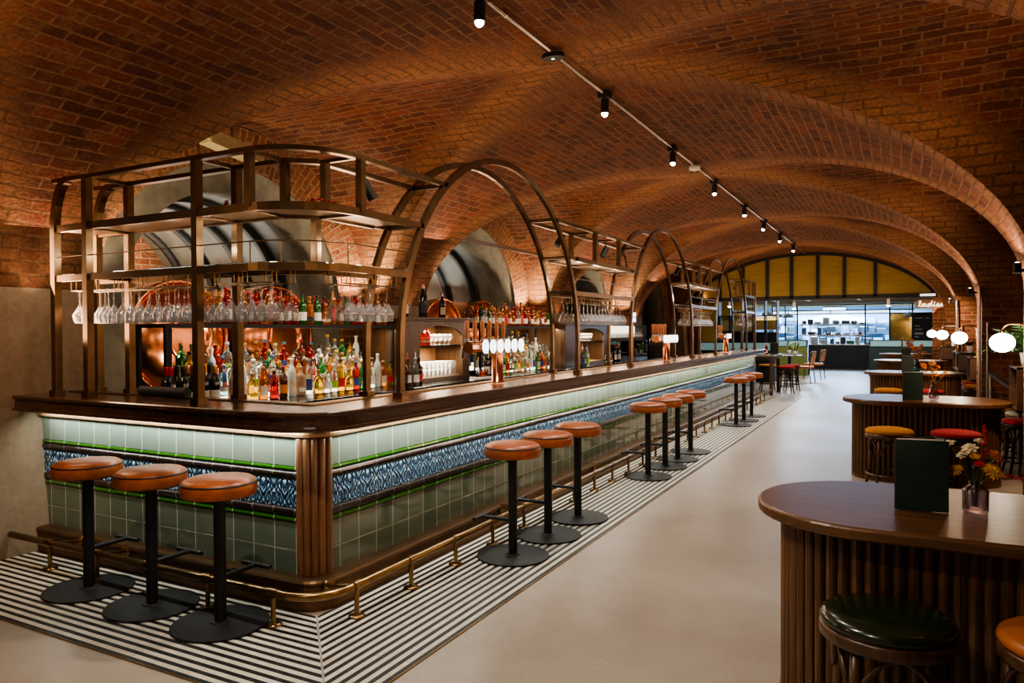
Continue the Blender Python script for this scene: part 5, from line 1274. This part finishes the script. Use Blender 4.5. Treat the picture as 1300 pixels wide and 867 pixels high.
def green_pot(label, loc, s, sd):
    r_ = random.Random(sd); t_ = thing('table_plant', label, 'plant', loc); m = MB(); m.lathe([(.001, 0), (.04 * s, .0), (.05 * s, .09 * s), (.045 * s, .09 * s), (.001, .08 * s)], n=16); m.build('pot', M_pot, t_); m = MB()
    for k in range(40):
        a = r_.uniform(0, 2 * pi); e = Vector((cos(a) * r_.uniform(.02, .13) * s, sin(a) * r_.uniform(.02, .13) * s, r_.uniform(.10, .28) * s)); d = Vector((cos(a), sin(a), .4)) * .035 * s; q = Vector((-sin(a), cos(a), 0)) * .015 * s
        m.add([Vector((0, 0, .07 * s)), e + q, e + d, e - q], [(0, 1, 2, 3)])
    m.build('foliage', plain('herb foliage', (.16, .22, .05), .6, var=.4), t_)
green_pot('leafy herb plant on the small dining table beyond the high table', (.12, 19.25, .741), 1.3, 2)
green_pot('small plant on the dining table before the olive booth', (-.25, 20.85, .741), 1.1, 4)

# ------------------------------------------------------------------ camera, light
cam = bpy.data.cameras.new('camera'); co_ = bpy.data.objects.new('camera', cam); col.objects.link(co_)
cam.sensor_fit = 'HORIZONTAL'; cam.sensor_width = 36; cam.lens = 930.286 / 1300 * 36; cam.clip_end = 200; cam.clip_start = .05
psi, pit, rol = .48707, .01464, -.00439
c_, s_ = cos(psi), sin(psi)
W = Vector((-s_ * cos(pit), c_ * cos(pit), -sin(pit))); U = Vector((-s_ * sin(pit), c_ * sin(pit), cos(pit))); R = Vector((c_, s_, 0))
R3 = R * cos(rol) + U * sin(rol); U3 = U * cos(rol) - R * sin(rol)
Mx = Matrix((R3, U3, -W)).transposed().to_4x4(); Mx.translation = Vector((2.7507, -2.9432, 1.4725)); co_.matrix_world = Mx
scene.camera = co_

def light(kind, name, loc, energy, colr, target=None, **kw):
    l = bpy.data.lights.new(name, kind); l.energy = energy; l.color = colr
    for k, v in kw.items(): setattr(l, k, v)
    o = bpy.data.objects.new(name, l); col.objects.link(o); o.location = loc
    if target is not None: o.rotation_euler = (Vector(target) - Vector(loc)).to_track_quat('-Z', 'Y').to_euler()
    return o
WARM, AMB, NEU, COOL = (1, .66, .42), (1, .61, .37), (1, .88, .74), (.60, .80, 1)
# LED strips under the counter lip
light('AREA', 'led_short', (XW / 2 + .02, -.10, .95), 11, (.95, 1, .90), (XW / 2 + .02, .12, .5), shape='RECTANGLE', size=2.3, size_y=.02)
for y in (2.3, 6.7, 11.1):
    o = light('AREA', 'led_long', (.11, y, .95), 20, (.95, 1, .90), (.02, y, 0), shape='RECTANGLE', size=.02, size_y=4.3)
    o.rotation_euler = (0, .40, 0)
# ceiling track spots
for p, d in SPOTS:
    light('SPOT', 'track_spot', p, 175, NEU, p + d, spot_size=2.1, spot_blend=.9, shadow_soft_size=.03)
# added warm area fills washing the vaults from gantry and side walls; then pier uplights
for y in [BAYS[0] + 1.2, BAYS[1] - .3] + [BAYS[k] for k in (2, 3, 4)]:
    light('AREA', 'gantry_fill', (.0, y, 2.50), 9, AMB, (.5, y, 9), shape='RECTANGLE', size=.3, size_y=2.6)
for k in range(0, 5):
    for y, e in ((BAYS[k], 20), (BAYS[k] + PER / 2, 25)):
        light('AREA', 'wall_fill', (XR - .25, y, 1.82), e, AMB, (.9, y - .3, 3.6), shape='RECTANGLE', size=.5, size_y=1.4)
        light('AREA', 'back_bar_fill', (XL + (.80 if abs(y) > .5 else .2), y, 2.02), e, AMB, (.3, y - .1, 3.6), shape='RECTANGLE', size=.4, size_y=1.4)
for k in range(0, 4):
    y = BAYS[k] + HB + .36
    light('SPOT', 'pier_uplight', (XR - .16, y, 1.98), 22, WARM, (XR - .35, y, 4), spot_size=1.9, spot_blend=.8, shadow_soft_size=.03)
    light('SPOT', 'pier_uplight', (XL + .10, y, 1.66), 10, WARM, (XL + .15, y, 4), spot_size=1.6, spot_blend=.8, shadow_soft_size=.03)
for gx, gy in ((3.57, 5.01), (3.49, 9.14), (3.45, 13.02), (3.40, 16.54)):
    light('POINT', 'globe_glow', (gx - .02, gy - .16, 1.32), 16, (1, .80, .55), shadow_soft_size=.05)
    light('SPOT', 'pier_fill_spot', (gx - .15, gy - .9, 2.0), 120, WARM, (gx + .5, gy + .6, .9), spot_size=1.6, spot_blend=.9, shadow_soft_size=.05)  # added spots without fittings, brightening the pier brick
# niche reveals
for k in (1, 2, 3):
    for sgn in (-1, 1):
        light('SPOT', 'reveal_uplight', (XL - .10, BAYS[k] + sgn * (HB - .20), 1.70), 200, (1, .74, .46), (XL - .36, BAYS[k] + sgn * (HB - .42), 3.0), spot_size=1.7, spot_blend=.6, shadow_soft_size=.03)
    light('AREA', 'niche_lining_light', (-4.3, BAYS[k] + .5, 2.05), 12 if k < 3 else 3, (.95, .95, .82), (-4.1, BAYS[k] - .2, 4), shape='RECTANGLE', size=1.2, size_y=.8)
    light('POINT', 'niche_end_light', (-4.9, BAYS[k] + .2, 2.2), 85 if k < 3 else 3, (1, .74, .5), shadow_soft_size=.1)
for k in (1, 2):
    yc = BAYS[k]
    for dy in (-.75, .65): light('POINT', 'tank_fill', (-2.62, yc + dy, 1.12), 9, (1, .70, .42), shadow_soft_size=.06)  # added points behind the bottles to light the tanks
    light('AREA', 'shelf_downlight', (-2.02, yc + .05, 1.495), 11, (1, .86, .66), (-2.08, yc + .05, 0), shape='RECTANGLE', size=2.1, size_y=.03)
    light('AREA', 'shelf_front_fill', (-1.55, yc, 2.10), 14, (1, .80, .58), (-2.1, yc, 1.4), shape='RECTANGLE', size=2.2, size_y=.06)  # added fill hung in mid-air to brighten the high-shelf bottles
for y, zt in ((cy1, 1.53), (cy2, 1.51)):
    light('AREA', 'cabinet_light', (-2.05, y, zt), 20, (1, .74, .46), (-2.08, y, 0), shape='RECTANGLE', size=.7, size_y=.2)
    light('AREA', 'cabinet_light', (-2.05, y, zu1 - .045), 15, (1, .80, .55), (-2.08, y, 0), shape='RECTANGLE', size=.7, size_y=.2)
# added fills between the gantry shelves, brightening glasses, shelf undersides and counter
for loc, sx, sy in (((-1.3, .06, 2.13), 1.9, .12), ((-.1, 4.35, 2.13), .12, 1.6), ((-.1, 8.75, 2.13), .12, 1.6)):
    light('AREA', 'shelf_fill', loc, 4 if loc[0] < -1 else 2, (1, .82, .60), (loc[0], loc[1], 0), shape='RECTANGLE', size=sx, size_y=sy)
    light('AREA', 'shelf_up_fill', (loc[0], loc[1], 1.87), .5, (1, .82, .60), (loc[0], loc[1], 9), shape='RECTANGLE', size=sx, size_y=sy)
for x, y in ((-1.9, .06), (-1.55, .06), (-1.2, .06), (-.9, .06), (-.5, .06), (-.1, .5), (-.1, 3.9), (-.1, 4.4), (-.1, 4.9), (-.1, 8.3), (-.1, 8.8), (-.1, 9.3)):
    light('POINT', 'sparkle_fill', (x, y, 1.98), 1.0 if x < -.3 else 4.0, (1, .9, .78), shadow_soft_size=.012)  # added pinpoint lamps that put highlights on the hanging glasses
light('AREA', 'dining_ceiling_fill', (1, 20, 1.75), 150, (1, .82, .5), (1, 20, 9), shape='RECTANGLE', size=4, size_y=2)  # added fill without a fitting, warming the slatted dining ceiling
for a, b in (((.75, 4.1, 3.2), (-.1, 4.35, 1.62)), ((.75, 8.5, 3.2), (-.1, 8.75, 1.62)), ((-.5, -1.5, 3.1), (-1.3, .05, 1.62))):
    light('SPOT', 'glass_fill_spot', a, 70 if a[1] < 0 else 230, (1, .94, .86), b, spot_size=.75, spot_blend=.8, shadow_soft_size=.04)  # added spots without fittings, aimed at the hanging glasses
# added spot, out of view, brightening the left concrete pier
light('SPOT', 'left_pier_fill', (-1.5, -1.6, 3.0), 150, WARM, (-2.45, -.3, .9), spot_size=1.3, spot_blend=1, shadow_soft_size=.1)
light('SPOT', 'front_table_fill', (1.5, -2.6, 3.0), 110, NEU, (3.0, -.1, .6), spot_size=.9, spot_blend=.9, shadow_soft_size=.06)  # added spot, out of view, brightening the nearest table
# dining room and kitchen
light('AREA', 'kitchen_light', (.4, 28.7, 2.36), 3000, (.38, .66, 1), (.4, 28.6, 0), shape='RECTANGLE', size=5.5, size_y=2.4)
light('AREA', 'dining_light', (.6, 21.5, 2.36), 200, (.86, .92, 1), (.6, 21.5, 0), shape='RECTANGLE', size=5, size_y=5)
for x, y, z in ((.111, 19, 2.0), (2.476, 19, 2.04)): light('SPOT', 'dining_spot', (x, y, z), 150, (.95, .97, 1), (x, y - .6, 0), spot_size=2.4, spot_blend=.8, shadow_soft_size=.04)
light('AREA', 'lunette_fill', (XC, YEND - .9, 2.1), 12, (1, .8, .5), (XC, YEND, 2.8), shape='RECTANGLE', size=4, size_y=.2)  # added fill in front of the amber panels
world = bpy.data.worlds.new('world'); scene.world = world; world.use_nodes = True
world.node_tree.nodes['Background'].inputs[0].default_value = (1, .78, .58, 1); world.node_tree.nodes['Background'].inputs[1].default_value = .17
scene.view_settings.view_transform = 'AgX'; scene.view_settings.look = 'AgX - Medium High Contrast'; scene.view_settings.exposure = .0
scene.cycles.max_bounces = 8; scene.cycles.transmission_bounces = 8; scene.cycles.transparent_max_bounces = 8
scene.cycles.caustics_reflective = False; scene.cycles.caustics_refractive = False
scene.cycles.sample_clamp_indirect = 4
